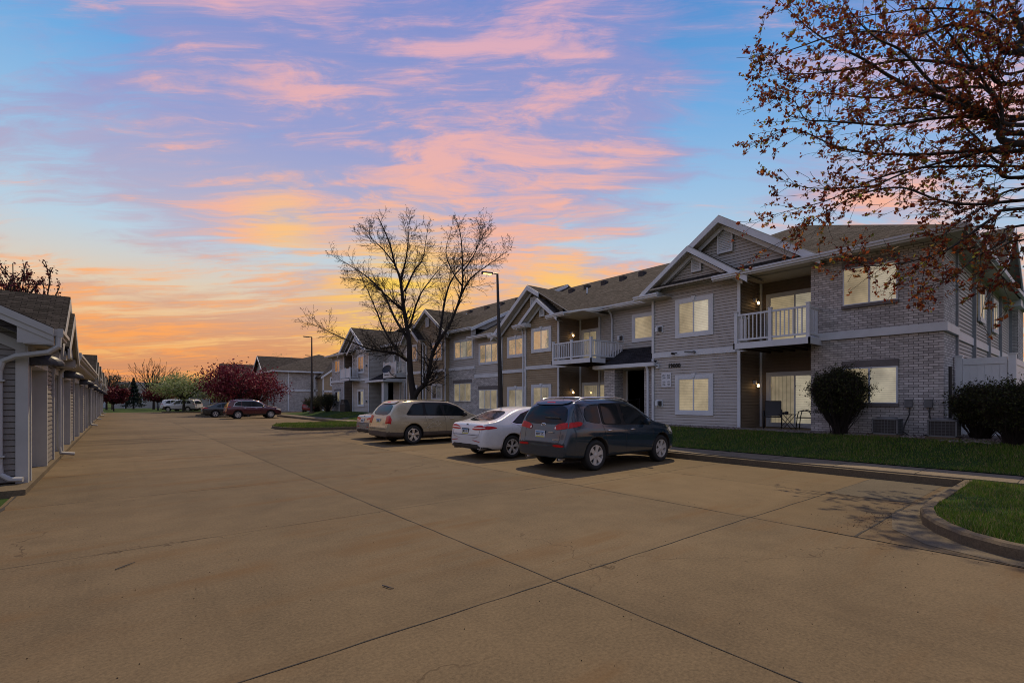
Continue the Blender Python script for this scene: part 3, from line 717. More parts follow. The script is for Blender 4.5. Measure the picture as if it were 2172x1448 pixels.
# entry canopy: dark shingled pent roof
def canopy(v0, v1, u0=17.05, z0=3.26, z1=4.12):
    mm = MB(); mm.slab([(u0, v0, z0), (18.7, v0, z1), (18.7, v1, z1), (u0, v1, z0)], .04); r = mm.build('canopy_roof', SHING_D, BLD)
    mm = MB(); mm.box(u0-.10, u0, v0-.02, v1+.02, z0-.16, z0-.005); mm.add([(u0, v0, z0-.17), (18.7, v0, z0-.17), (18.7, v0, z1-.05), (u0, v0, z0-.05)], [(0, 1, 2, 3)])
    mm.add([(u0, v1, z0-.17), (18.7, v1, z0-.17), (18.7, v1, z1-.05), (u0, v1, z0-.05)], [(0, 1, 2, 3)]); mm.build('canopy_gutter', TRIM, r)
    mm = MB(); mm.box(u0, 18.7, v0+.01, v1-.01, z0-.19, z0-.165); mm.build('canopy_soffit', SOFFIT, r)
canopy(11.62, 14.85); canopy(37.6, 41.3, z0=3.40, z1=4.2)
m = MB(); m.box(17.15, 17.75, 13.75, 14.35, .6, 3.09); m.box(17.3, 17.7, 11.82, 12.3, .6, 3.09); m.split('brick_pier', BRICK, BLD)
m = MB(); m.box(17.2, 17.6, 38.0, 38.4, .5, 3.2); m.build('porch_post', TRIM, BLD)
m = MB(); m.box(18.2, 18.7, 41.0, 41.3, .5, 3.2); m.split('brick_pier', BRICK, BLD)
# --- tan gables
m = MB(); siding(m, FR, 17.26, 19.87, .8, 5.75)
dgx(m, FR, 18.45, 6.92, 19.95, 5.74, 17.1, 5.84, 5.75, 17.26, 19.87); m.split('siding_wall', SID_T, BLD)
FL = front(17.45)
m = MB(); siding(m, FL, 19.87, 22.3, .8, 5.45); 
dgx(m, FL, 19.5, 7.80, 22.7, 5.35, 16.4, 5.9, 5.4, 17.3, 22.3); m.split('siding_wall', SID_T, BLD)
# --- grey part between the tan gables; the far half of the house steps up
m = MB(); siding(m, FL, 22.3, 25.0, 3.3, 5.7); siding(m, FL, 25.0, 28.1, 3.82, 6.2); m.split('siding_wall', SID_G, BLD)
m = MB(); m.box(17.40, 17.6, 22.36, 25.0, .4, 3.07); m.box(17.40, 17.6, 25.0, 28.08, .4, 3.66); m.split('brick_wall', BRICK, BLD)
# --- far tan gables
m = MB(); siding(m, FR, 28.1, 31.3, .8, 6.25); dgx(m, FR, 30.45, 8.1, 33.8, 6.1, 27.6, 6.1, 6.25, 28.1, 33.4); m.box(17.2, 17.45, 28.06, 28.1, .8, 6.2); m.split('siding_wall', SID_T, BLD)
FF = front(17.05)
m = MB(); siding(m, FF, 31.3, 33.5, .8, 6.1); dgx(m, FF, 32.4, 7.1, 33.8, 6.0, 31.0, 6.0, 6.1, 31.3, 33.5); m.split('siding_wall', SID_T, BLD)
# --- far mid part and far grey end unit
m = MB(); siding(m, FM, 33.5, 41.0, 3.3, 6.3); siding(m, FM, 33.5, 39.3, .6, 3.3); siding(m, side(40.93), 17.2, 18.7, .6, 6.2); m.split('siding_wall', SID_G, BLD)
m = MB(); siding(m, FR, 40.93, 44.75, .6, 5.95); dgx(m, FR, 43.2, 7.4, 45, 6.08, 41.2, 6.08, 5.95, 40.93, 44.75); m.split('siding_wall', SID_G, BLD)
m = MB(); dgx(m, Fr((17.32, 0, 0), (0, 1, 0), (-1, 0, 0)), 44.3, 8.4, 47.6, 6.1, 41.0, 6.1, 6.0, 41.2, 47.4, off=.15); m.split('gable_wall', SID_G, BLD)
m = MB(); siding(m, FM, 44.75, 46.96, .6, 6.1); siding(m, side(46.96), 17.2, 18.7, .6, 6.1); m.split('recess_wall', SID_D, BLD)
m = MB(); m.box(17.2, 18.9, 46.96, 50.58, .3, 6.12); m.split('brick_wall', BRICK, BLD)
m = MB(); siding(m, Fr((0, 50.55, 0), (1, 0, 0), (0, 1, 0)), 18.9, 34.3, .3, 6.1); m.split('siding_wall', SID_G, BLD)
# --- right end wall, runs away from the lane
m = MB(); siding(m, side(2.74), 18.92, 34.3, .6, 6.15); m.split('siding_wall', SID_G, BLD)
m = MB()
for x_ in (18.9, 22.0, 25.3, 28.5, 32.0): m.box(x_, x_+.10, 2.64, 2.74, .6, 6.1)
m.split('corner_trim', plain('grey_trim', (.26, .28, .30), .6), BLD)
m = MB(); m.box(32.1, 34.4, 2.45, 2.76, .5, 6.1); m.build('brick_wall', BRICK, BLD)
# --- band boards between the storeys
m = MB()
m.box(17.13, 17.2, 2.62, 5.93, 3.565, 3.79); m.box(17.201, 18.93, 2.615, 2.70, 3.567, 3.788)
m.box(18.93, 34.3, 2.69, 2.74, 3.50, 3.74)
m.box(17.14, 17.2, 7.9, 11.8, 3.42, 3.63)
m.box(17.14, 17.2, 16.7, 19.87, 3.33, 3.52); m.box(17.38, 17.45, 19.87, 22.3, 3.24, 3.43)
m.box(17.37, 17.45, 22.36, 25.0, 3.07, 3.30)
m.box(17.37, 17.45, 25.0, 28.08, 3.66, 3.84)
m.box(17.14, 17.2, 28.1, 31.3, 3.63, 3.82); m.box(16.98, 17.05, 31.3, 33.5, 3.6, 3.80)
m.box(17.13, 17.2, 40.93, 44.8, 3.43, 3.64); m.box(17.12, 17.2, 46.9, 50.6, 3.43, 3.66)
m.split('trim_band', TRIM, BLD)
# --- white corner boards
m = MB()
def corner(u, v, z0, z1, w_=.10, d=.05, both=True):
    m.box(u-d, u, v-w_, v+w_*.0+.0, z0, z1)
for (u, v, z0, z1) in ((17.2, 8.25, .68, 6.0), (17.2, 11.82, 3.63, 5.95), (17.2, 11.82, .7, 3.4), (17.2, 17.36, .8, 5.8), (17.2, 19.89, .8, 5.6), (18.7, 15.97, .8, 6.0),
                       (17.45, 22.3, .8, 5.4), (17.2, 28.2, .8, 6.2), (17.2, 31.32, .8, 6.2), (18.7, 14.28, .7, 3.1), (17.2, 41.05, .6, 6.0), (17.2, 44.8, .6, 6.0),
                       (18.7, 33.7, .6, 6.2), (18.7, 36.6, .6, 3.3), (18.7, 38.0, .6, 3.3), (17.05, 33.5, .8, 6.0), (17.2, 47.06, .6, 6.0)):
    corner(u-.018, v, z0, z1)
m.box(18.64, 18.69, 8.05, 8.13, .7, 6.1); m.box(18.64, 18.69, 17.17, 17.25, .7, 6.0)
m.split('corner_trim', TRIM, BLD)

# --- windows
W = lambda fr, a0, a1, b0, b1, **k: window(BLD, fr, a0, a1, b0, b1, **k)
BRK = front(17.2)
W(BRK, 3.68, 5.02, 4.56, 5.68, trim=0, bl=[BL_PALE, BL_WARM]); W(BRK, 3.68, 5.02, 1.60, 2.67, trim=0, bl=[BL_PALE, BL_WARM])
m = MB()
for (z0, z1) in ((5.68, 5.87), (2.67, 2.88)): m.box(17.165, 17.2, 3.66, 5.05, z0, z1)
for z in (4.47, 1.52): m.box(17.13, 17.2, 3.66, 5.05, z, z+.09)
m.box(17.375, 17.40, 22.6, 24.6, 2.34, 2.56); m.box(17.375, 17.40, 25.3, 27.5, 2.80, 3.02); m.box(17.17, 17.2, 48, 49.8, 2.6, 2.8)
m.split('window_lintel', LINTEL, BLD)
W(FR, 9.17, 10.75, 4.14, 5.66, trim=.15, bl=[BL_PALE, BL_WARM], key=True); W(FR, 9.17, 10.75, 1.12, 2.68, trim=.15, bl=[BL_WARM, BL_WARM], key=True)
W(FM, 12.3, 13.95, 4.38, 5.68, trim=.14, bl=[BL_WARM], mull=0)
W(FR, 17.84, 19.37, 4.20, 5.50, trim=.15, bl=[BL_PALE, BL_WARM], key=True); W(FR, 17.84, 19.37, 1.0, 2.52, trim=.15, bl=[BL_CURT, BL_WARM], key=True)
W(FL, 20.2, 21.75, 4.10, 5.30, trim=.15, bl=[BL_WARM, BL_WARM], key=True); W(FL, 20.2, 21.75, 1.0, 2.45, trim=.15, bl=[BL_PALE, BL_WARM], key=True)
W(FL, 22.55, 24.58, 3.86, 5.21, trim=.12, bl=[BL_WARM, BL_PALE, BL_WARM], mull=2)
BK = front(17.40); W(BK, 22.65, 24.5, 1.14, 2.32, trim=0, bl=[BL_WARM, BL_CURT, BL_PALE], mull=2)
W(FL, 25.2, 27.46, 4.34, 5.64, trim=.12, bl=[BL_WARM, BL_PALE, BL_WARM], mull=2); W(BK, 25.38, 27.35, 1.60, 2.78, trim=0, bl=[BL_WARM, BL_CURT, BL_WARM], mull=2)
W(FR, 28.55, 30.05, 4.44, 5.72, trim=.14, bl=[BL_BLUE], mull=1); W(FR, 28.55, 30.05, 1.65, 2.82, trim=.14, bl=[BL_BLUE, BL_DARK], mull=1, key=True)
W(FF, 31.8, 33.0, 4.56, 5.8, trim=.14, bl=[BL_BLUE], mull=0); W(FF, 31.8, 33.0, 1.5, 2.8, trim=.14, bl=[BL_DARK])
W(FM, 37.9, 39.2, 4.35, 5.78, trim=.14, bl=[BL_DARK], mull=0)
W(FR, 42.06, 43.6, 4.13, 5.79, trim=.15, bl=[BL_BLUE, BL_DARK]); W(FR, 42.06, 43.6, 1.11, 2.66, trim=.15, bl=[BL_PALE, BL_DARK])
W(FR, 48.2, 49.6, 4.5, 5.7, trim=.05, bl=[BL_BLUE, BL_DARK]); W(FR, 48.2, 49.6, 1.5, 2.6, trim=.05, bl=[BL_WARM, BL_DARK])
S2 = side(2.70)
W(S2, 22.85, 24.3, 4.42, 5.68, trim=.14, bl=[BL_WARM, BL_PALE]); W(S2, 26.2, 27.65, 4.34, 5.66, trim=.14, bl=[BL_WARM, BL_PALE])
def sdoor(fr, a0, a1, b0, b1, bl):
    o = window(BLD, fr, a0, a1, b0, b1, trim=.12, bl=bl); o.name = 'sliding_door'
sdoor(FM, 5.95, 7.9, .72, 2.72, [BL_PALE, BL_CURT]); sdoor(FM, 5.95, 7.9, 3.66, 5.60, [BL_PALE, BL_WARM])
sdoor(FM, 15.0, 17.1, .75, 2.60, [BL_WARM, BL_CURT]); sdoor(FM, 15.98, 17.14, 3.50, 5.32, [BL_WARM, BL_WARM])
sdoor(FM, 45.0, 46.7, .6, 2.6, [BL_DARK]); sdoor(FM, 45.0, 46.7, 3.6, 5.5, [BL_DARK])
sdoor(FM, 34.1, 35.7, 3.6, 5.6, [BL_BLUE])

# --- balconies
def balcony(v0, v1, z=3.42, u0=16.22, u1=18.7, ret=True, panel=False, top=4.58, ends=(1, 1), h=.20):
    mm = MB(); mm.box(u0, u0+.05, v0, v1, z, z+h); mm.box(u0, 17.2, v0, v0+.05, z, z+h-.002); mm.box(u0, 17.2, v1-.05, v1, z, z+h-.002)
    b = mm.build('balcony', TRIM, BLD)
    mm = MB(); mm.box(u0+.05, u1, v0+.05, v1-.05, z+.12, z+.17)
    for i in range(6): mm.box(u0+.15, u1, v0+.1+i*(v1-v0-.3)/5, v0+.15+i*(v1-v0-.3)/5, z+.0, z+.12)
    mm.build('deck', WOODD, b)
    mm = MB(); zb, zt = z+h+.08, top; pw = .05
    vm = (v0+v1)/2 if not panel else v0+(v1-v0)*.5
    posts = [(u0+.08, v0+.07), (u0+.08, vm), (u0+.08, v1-.07)]
    for (a, c) in posts: mm.box(a-pw, a+pw, c-pw, c+pw, z+h-.03, zt+.08); mm.box(a-pw-.012, a+pw+.012, c-pw-.012, c+pw+.012, zt+.08, zt+.105)
    def run(p, q):
        p, q = Vector(p), Vector(q); L_ = (q-p).length; dr = (q-p)/L_; pr = Vector((-dr.y, dr.x, 0))
        for zz_ in (zb, zt-.05): mm.beam(p+Vector((0, 0, zz_))-pr*.025, q+Vector((0, 0, zz_))-pr*.025, pr*.05, (0, 0, .06))
        n_ = max(2, int(L_/.115))
        if panel: mm.beam(p+Vector((0, 0, zb+.06))-pr*.01, q+Vector((0, 0, zb+.06))-pr*.01, pr*.02, (0, 0, zt-zb-.11))
        else:
            for i in range(1, n_):
                c = p+dr*(L_*i/n_); mm.beam(c+Vector((0, 0, zb+.05))-pr*.016-dr*.016, c+Vector((0, 0, zt-.04))-pr*.016-dr*.016, pr*.032, dr*.032)
    run((u0+.08, v0+.12, 0), (u0+.08, vm-.05, 0)); run((u0+.08, vm+.05, 0), (u0+.08, v1-.12, 0))
    p_, panel0 = panel, panel
    panel = False
    for c, e in ((v0+.07, ends[0]), (v1-.07, ends[1])):
        run((u0+.13, c, 0), (e, c, 0))
    mm.build('railing', TRIM, b); return b
balcony(5.60, 7.95, ends=(17.15, 17.15)); balcony(14.32, 16.85, ends=(18.6, 17.1), z=3.38, top=4.40)
balcony(43.05, 45.6, ends=(17.1, 17.1), panel=True, z=3.45); balcony(33.7, 36.0, ends=(18.6, 18.6), z=3.42, panel=True)

# --- wall lamps (lit)
def wall_lamp(u, v, z, n):
    n = Vector(n); p = Vector((u, v, z))
    mm = MB(); mm.box(u-.05-.0, u+.05, v-.05, v+.05, z, z+.13); l = mm.build('wall_lamp', plain('lamp_housing', (.5, .5, .5), .4, var=0), BLD)
    mm = MB(); mm.lathe(p+n*.12+Vector((0, 0, -.05)), (0, 0, 1), [(-.06, .001), (-.05, .03), (-.02, .045), (.02, .036), (.05, .02), (.051, .001)], 12); mm.build('bulb', BULB, l, True)
wall_lamp(18.15, 8.08, 5.30, (0, -1, 0)); wall_lamp(18.15, 8.08, 2.28, (0, -1, 0))
wall_lamp(18.0, 17.2, 5.04, (0, -1, 0)); wall_lamp(18.0, 17.2, 2.14, (0, -1, 0))

# --- roofs
def roof_part(polys, name='roof', mat=None, th=.05):
    mm = MB()
    for p in polys: mm.slab(p, th, 0, 1)
    return mm.build(name, [mat or SHING, SOFFIT], BLD)
S_ = .5
def zf(u, e=16.75): return 6.2+S_*(u-e)
roof_part([[(16.7, 2.25, 6.18), (16.7, 12.0, 6.18), (20.55, 12.0, 8.1), (22.7, 8.2, 9.2)],
           [(16.7, 2.25, 6.18), (22.7, 8.2, 9.2), (34.8, 8.2, 9.2), (34.8, 2.25, 6.18)],
           [(22.7, 8.2, 9.2), (20.5, 10.4, 8.1), (25.8, 12.0, 9.6), (34.8, 12.0, 8.0), (34.8, 8.2, 9.2)]])
# big gable over the right balcony
roof_part([[(16.8, 8.77, 8.38), (24, 8.77, 8.38), (24, 5.5, 6.17), (16.8, 5.5, 6.17)], [(16.8, 8.77, 8.38), (16.8, 12.15, 6.08), (19.5, 12.15, 6.08), (24, 8.77, 8.38)]], 'gable_roof')
roof_part([[(16.72, 9.95, 7.56), (18, 9.95, 7.56), (18, 7.7, 5.98), (16.72, 7.7, 5.98)]], 'gable_roof')
# mid roof
roof_part([[(18.2, 11.9, 6.2), (18.2, 25.0, 6.2), (25.6, 25.0, 9.9), (25.6, 11.9, 9.9)], [(33.3, 11.9, 6.15), (33.3, 25.0, 6.15), (25.6, 25.0, 9.9), (25.6, 11.9, 9.9)],
           [(17.0, 22.3, 5.6), (17.0, 25.0, 5.6), (18.2, 25.0, 6.2), (18.2, 22.3, 6.2)]])
roof_part([[(17.0, 19.5, 7.86), (24, 19.5, 7.86), (24, 16.3, 5.95), (17.0, 16.3, 5.95)], [(17.0, 19.5, 7.86), (17.0, 22.75, 5.42), (21, 22.75, 5.42), (24, 19.5, 7.86)]], 'gable_roof')
roof_part([[(16.75, 18.45, 6.98), (17.6, 18.45, 6.98), (17.6, 17.0, 5.86), (16.75, 17.0, 5.86)], [(16.75, 18.45, 6.98), (16.75, 20.1, 5.72), (17.6, 20.1, 5.72), (17.6, 18.45, 6.98)]], 'gable_roof')
roof_part([[(16.75, 16.3, 5.93), (16.75, 17.1, 5.93), (18.3, 17.1, 6.2), (18.3, 14.0, 6.2), (18.2, 14.0, 6.15), (17.9, 15.4, 6.0)]], 'porch_roof')
# far half, a step higher
roof_part([[(17.0, 24.85, 6.22), (17.0, 28.4, 6.22), (25.6, 28.4, 10.2), (25.6, 24.85, 10.2)], [(18.3, 28.3, 6.50), (18.3, 48, 6.50), (25.6, 45.5, 10.2), (25.6, 28.3, 10.2)],
           [(33, 24.85, 6.5), (33, 48, 6.5), (25.6, 45.5, 10.2), (25.6, 24.85, 10.2)]])
m = MB(); m.add([(17.1, 25.0, 5.5), (25.6, 25.0, 9.7), (25.6, 25.0, 10.1), (17.1, 25.0, 6.15)], [(0, 1, 2, 3)]); m.build('siding_wall', SID_G, BLD)
m = MB(); m.beam((17.0, 24.85, 6.0), (25.6, 24.85, 9.98), (0, 0, .20), (0, -.05, 0)); m.build('rake_board', TRIM, BLD)
roof_part([[(16.9, 30.45, 8.18), (24, 30.45, 8.18), (24, 27.4, 6.1), (16.9, 27.4, 6.1)], [(16.9, 30.45, 8.18), (16.9, 33.9, 6.1), (22, 33.9, 6.1), (24, 30.45, 8.18)]], 'gable_roof')
roof_part([[(16.6, 32.4, 7.18), (17.4, 32.4, 7.18), (17.4, 30.9, 6.0), (16.6, 30.9, 6.0)], [(16.6, 32.4, 7.18), (16.6, 33.95, 5.95), (17.4, 33.95, 5.95), (17.4, 32.4, 7.18)]], 'gable_roof')
roof_part([[(16.8, 44.3, 8.45), (25, 44.3, 8.45), (25, 40.7, 6.1), (16.8, 40.7, 6.1)], [(16.8, 44.3, 8.45), (16.8, 47.8, 6.1), (21, 47.8, 6.1), (25, 44.3, 8.45)]], 'gable_roof')
roof_part([[(16.7, 51.0, 6.18), (16.7, 44, 6.18), (22.2, 45.5, 8.9), (25.6, 45.5, 10.25)], [(16.7, 51, 6.18), (25.6, 45.5, 10.25), (34.8, 45.5, 6.4), (34.8, 51, 6.18)]])
# side gable on the right end
roof_part([[(27.6, 2.2, 8.6), (27.6, 8, 8.6), (24.9, 8, 6.7), (24.9, 2.2, 6.7)], [(27.6, 2.2, 8.6), (27.6, 8, 8.6), (31.2, 8, 6.05), (31.2, 2.2, 6.05)]], 'gable_roof')
m = MB(); m.add([(25.3, 2.75, 6.2), (30.2, 2.75, 6.2), (27.6, 2.75, 8.3)], [(0, 1, 2)]); m.split('gable_wall', SID_G, BLD)
# fascias and rake boards
m = MB(); UP = Vector((0, 0, 1))
def rake(u, va, za, vl, zl, vr, zr, h=.24, d=.05):
    for (v, z) in ((vl, zl), (vr, zr)):
        if v is None: continue
        v2, z2 = va+(v-va)*.86, za+(z-za)*.86
        m.beam((u, va, za-h-.04), (u, v, z-h-.04), (0, 0, h), (-d, 0, 0))
        m.beam((u+.32, va, za-h-.22), (u+.32, v2, z2-h-.22), (0, 0, .17), (-.03, 0, 0))
rake(16.8, 8.77, 8.38, 12.15, 6.08, 5.5, 6.17); rake(16.72, 9.95, 7.56, 12.0, 6.14, 7.7, 5.98, .2)
rake(17.0, 19.5, 7.86, 22.75, 5.42, None, 0); m.beam((17.0, 19.5, 7.58), (17.0, 18.6, 7.06), (0, 0, .24), (-.05, 0, 0)); rake(16.75, 18.45, 6.98, 20.1, 5.72, 17.0, 5.86, .2)
rake(16.9, 30.45, 8.18, 33.9, 6.1, 27.4, 6.1); rake(16.6, 32.4, 7.18, 33.95, 5.95, 30.9, 6.0, .2)
rake(16.8, 44.3, 8.45, 47.8, 6.1, 40.7, 6.1); rake(16.7, 43.0, 7.45, 45, 6.1, 41, 6.1, .2)
for (a, b_) in (((27.6, 8.6), (24.9, 6.7)), ((27.6, 8.6), (31.2, 6.05))):
    m.beam((a[0], 2.2, a[1]-.28), (b_[0], 2.2, b_[1]-.28), (0, 0, .24), (0, -.05, 0))
m.box(30.0, 31.3, 2.2, 2.75, 5.75, 6.05)
m.split('rake_board', TRIM, BLD)
# soffits behind the rakes
m = MB()
for (u, ub, va, za, vl, zl, vr, zr) in ((16.8, 17.3, 8.77, 8.38, 12.15, 6.08, 5.5, 6.17), (16.72, 17.2, 9.95, 7.56, 12.0, 6.14, 7.7, 5.98), (17.0, 17.45, 19.5, 7.86, 22.75, 5.42, 18.6, 7.2),
                                        (16.75, 17.2, 18.45, 6.98, 20.1, 5.72, 17.0, 5.86), (16.9, 17.2, 30.45, 8.18, 33.9, 6.1, 27.4, 6.1), (16.8, 17.3, 44.3, 8.45, 47.8, 6.1, 40.7, 6.1)):
    for (v, z) in ((vl, zl), (vr, zr)):
        m.add([(u, va, za-.27), (ub, va, za-.27), (ub, v, z-.27), (u, v, z-.27)], [(0, 1, 2, 3)])
m.box(16.72, 18.75, 2.3, 8.3, 6.04, 6.055); m.box(16.72, 17.25, 10.9, 12.1, 5.80, 5.815); m.box(18.22, 18.75, 11.8, 16.4, 6.0, 6.015)
m.box(16.78, 18.75, 15.3, 17.4, 5.86, 5.875); m.box(18.9, 34.5, 2.25, 2.75, 6.0, 6.015); m.box(16.75, 18.8, 45, 51, 6.04, 6.055)
m.split('soffit', SOFFIT, BLD)
# gutters
m = MB()
def gut(p, q, h=.13, d=.12):
    p, q = Vector(p), Vector(q); dr = (q-p).normalized(); pr = Vector((dr.y, -dr.x, 0))
    if pr.x > 0 and abs(pr.x) > .5: pr = -pr
    m.beam(p+Vector((0, 0, -h)), q+Vector((0, 0, -h)), (0, 0, h*.55), pr*d*.75); m.beam(p+Vector((0, 0, -h*.45)), q+Vector((0, 0, -h*.45)), (0, 0, h*.45), pr*d)
    m.beam(p+Vector((0, 0, -h-.05)), q+Vector((0, 0, -h-.05)), (0, 0, .06), pr*.02)
gut((16.72, 2.2, 6.22), (16.72, 8.95, 6.16)); gut((16.75, 11.25, 5.98), (16.75, 12.4, 5.98)); gut((18.2, 11.8, 6.2), (18.2, 15.2, 6.2)); gut((18.2, 15.2, 6.2), (16.8, 16.6, 5.98)); gut((16.75, 16.5, 5.98), (16.75, 17.75, 5.94))
gut((16.75, 19.4, 5.74), (16.75, 20.4, 5.74)); gut((17.0, 22.1, 5.5), (17.0, 23.0, 5.5)); gut((17.0, 22.6, 5.64), (17.0, 25.2, 5.64)); gut((17.0, 24.8, 6.25), (17.0, 28.6, 6.25))
gut((16.85, 27.2, 6.14), (16.85, 28.3, 6.14)); gut((16.55, 33.3, 6.0), (16.55, 34.1, 6.0)); gut((18.3, 33.8, 6.54), (18.3, 41, 6.54)); gut((16.72, 45.9, 6.22), (16.72, 51.2, 6.22)); gut((16.75, 40.5, 6.1), (16.75, 41.6, 6.1))
m.beam((16.6, 2.2, 6.06), (34.8, 2.2, 6.06), (0, 0, .15), (0, -.10, 0))
m.split('gutter', TRIM, BLD)
# big end caps of the eaves next to the gables
m = MB()
for (u, v, z) in ((16.78, 11.3, 5.83), (16.78, 19.45, 5.60), (17.02, 22.2, 5.36)):
    m.box(u, 17.2, v-.03, v+.85, z, z+.20)
m.split('eave_return', TRIM, BLD)
def dspout(pts, parent=BLD, r=.045, mat=TRIM, name='downspout'):
    mm = MB(); mm.tube(pts, r, 6); return mm.build(name, mat, parent)
dspout([(18.3, 15.1, 6.1), (18.55, 15.1, 5.85), (18.62, 15.1, 5.6), (18.62, 15.1, 4.1)])
dspout([(17.0, 12.0, 3.15), (17.1, 12.0, 2.95), (17.12, 12.0, 2.7), (17.12, 12.0, .7)], r=.055)
dspout([(16.85, 20.0, 5.65), (17.05, 20.0, 5.45), (17.12, 20.0, 5.2), (17.12, 20.0, .8)])
dspout([(16.95, 22.5, 5.4), (17.3, 22.45, 5.15), (17.36, 22.45, 4.9), (17.36, 22.45, .8)])
dspout([(16.98, 31.15, 6.0), (17.1, 31.15, 5.7), (17.12, 31.15, 5.4), (17.12, 31.15, .8)], r=.06); dspout([(16.9, 30.7, 5.8), (17.12, 30.7, 5.5), (17.12, 30.7, .8)])
dspout([(18.6, 37.0, 3.2), (18.6, 37.0, .7)])
m = MB(); m.tube([(17.32, 2.58, 2.6), (17.32, 2.58, .7)], .04, 6); m.build('conduit', BLACKM, BLD)

# --- attic vents
def gvent(fr, a0, a1, b0, b1):
    mm = MB(); fr.box(mm, a0, a1, b0, b1, .0, .03); t_ = .06
    fr.box(mm, a0, a0+t_, b0, b1, .03, .06); fr.box(mm, a1-t_, a1, b0, b1, .03, .06); fr.box(mm, a0+t_, a1-t_, b1-t_, b1, .03, .058); fr.box(mm, a0+t_, a1-t_, b0, b0+t_, .03, .058)
    b = b0+t_
    while b < b1-t_-.03:
        mm.add([fr.p(a0+t_, b, .055), fr.p(a1-t_, b, .055), fr.p(a1-t_, b+.05, .032), fr.p(a0+t_, b+.05, .032)], [(0, 1, 2, 3)]); b += .062
    mm.build('gable_vent', TRIM, BLD)
gvent(front(17.28), 8.47, 9.05, 7.10, 7.90); gvent(front(17.16), 9.62, 10.02, 6.60, 7.14); gvent(front(17.4), 19.2, 19.65, 6.6, 7.25); gvent(front(17.16), 18.3, 18.68, 6.05, 6.6)
gvent(front(17.16), 30.3, 30.75, 6.9, 7.6); gvent(front(17.28), 44.1, 44.5, 7.0, 7.8)
# roof vents
m = MB()
for v in (15.0, 17.1, 18.5, 19.95, 21.4, 22.8): m.box(23.7, 24.05, v-.17, v+.17, 8.95, 9.22)
for v in (26.5, 28.5, 30.5, 32.5, 35): m.box(23.7, 24.05, v-.17, v+.17, 9.25, 9.5)
m.split('roof_vent', BLACKM, BLD)
m = MB()
for (u, v, z) in ((22.3, 20.0, 8.2), (22.5, 26.8, 8.7), (21.8, 32.5, 8.3), (22.0, 28.4, 8.4)): m.tube([(u, v, z), (u, v, z+.38)], .05, 8)
m.split('vent_pipe', TRIM, BLD)

# --- small fittings on the wall
def vent_hood(fr, a, b, s=.30):
    mm = MB(); fr.box(mm, a-s/2, a+s/2, b-s/2, b+s/2, .0, .045); fr.box(mm, a+s*.05, a+s*.42, b-s*.3, b+s*.35, .045, .16); v = mm.build('dryer_vent', TRIM, BLD)
    mm = MB(); fr.box(mm, a-s*.38, a+s*.02, b-s*.34, b+s*.34, .045, .09)
    mm.build('grille', BLACKP, v)
vent_hood(FR, 11.47, 4.58); vent_hood(FR, 11.47, 1.56); vent_hood(FM, 14.6, 4.66); vent_hood(FR, 41.5, 4.75, .26); vent_hood(FR, 41.5, 1.6, .26)
m = MB(); FR.box(m, 11.47, 11.60, 3.0, 3.16, .015, .10); l = m.build('bell_box', TRIM, BLD)
m = MB(); FR.box(m, 11.50, 11.58, 3.08, 3.105, .10, .115); m.build('slot', INK, l)
Mf = lambda v, z, u: Matrix.Translation((u, v, z)) @ Matrix(((0, 0, -1, 0), (-1, 0, 0, 0), (0, 1, 0, 0), (0, 0, 0, 1)))
text_obj('19000', .225, INK, BLD, Mf(10.80, 3.06, 17.17), .01, 'house_number', 1.0, bold=.008)
m = MB(); FR.box(m, 10.94, 11.37, 2.22, 2.80, .018, .04); sg = m.build('directory_board', SIGNW, BLD)
text_obj('207  203\n208  204', .105, INK, sg, Mf(11.155, 2.64, 17.158), .002, 'lettering', .95, bold=.000)
text_obj('105  101\n106  102', .105, INK, sg, Mf(11.155, 2.37, 17.158), .002, 'lettering', .95, bold=.000)
m = MB(); m.tube([(17.14, 10.78, 3.54), (17.02, 10.82, 3.54)], .045, 8); m.tube([(17.05, 10.80, 3.545), (16.98, 10.55, 3.55)], .018, 6); m.build('security_camera', BLACKM, BLD)
m = MB(); m.tube([(17.14, 9.9, 3.54), (17.05, 9.9, 3.54)], .05, 8); m.tube([(17.06, 9.95, 3.545), (16.96, 10.22, 3.565)], .028, 6); m.build('security_camera', GREYBOX, BLD)
m = MB(); FR.box(m, 8.30, 8.48, 3.42, 3.63, .06, .11); FR.box(m, 29.2, 29.38, 3.2, 3.4, .0, .1); m.build('junction_box', TRIM, BLD)
for v in (3.43, 3.0):
    m = MB(); FR.box(m, v-.08, v+.08, 1.50, 1.72, .0, .12); FR.box(m, v-.085, v+.085, 1.70, 1.72, .0, .13); bx_ = m.build('disconnect_box', GREYBOX, BLD)
    m = MB(); s_ = 1 if v > 3.2 else -1
    m.tube([(17.12, v-.03, 1.5), (17.10, v-.03, 1.3), (17.08, v+.06*s_, 1.05), (17.0, v+.10*s_, .82), (16.85, v-.05*s_, .74)], .016, 6); m.build('cable', BLACKP, bx_)
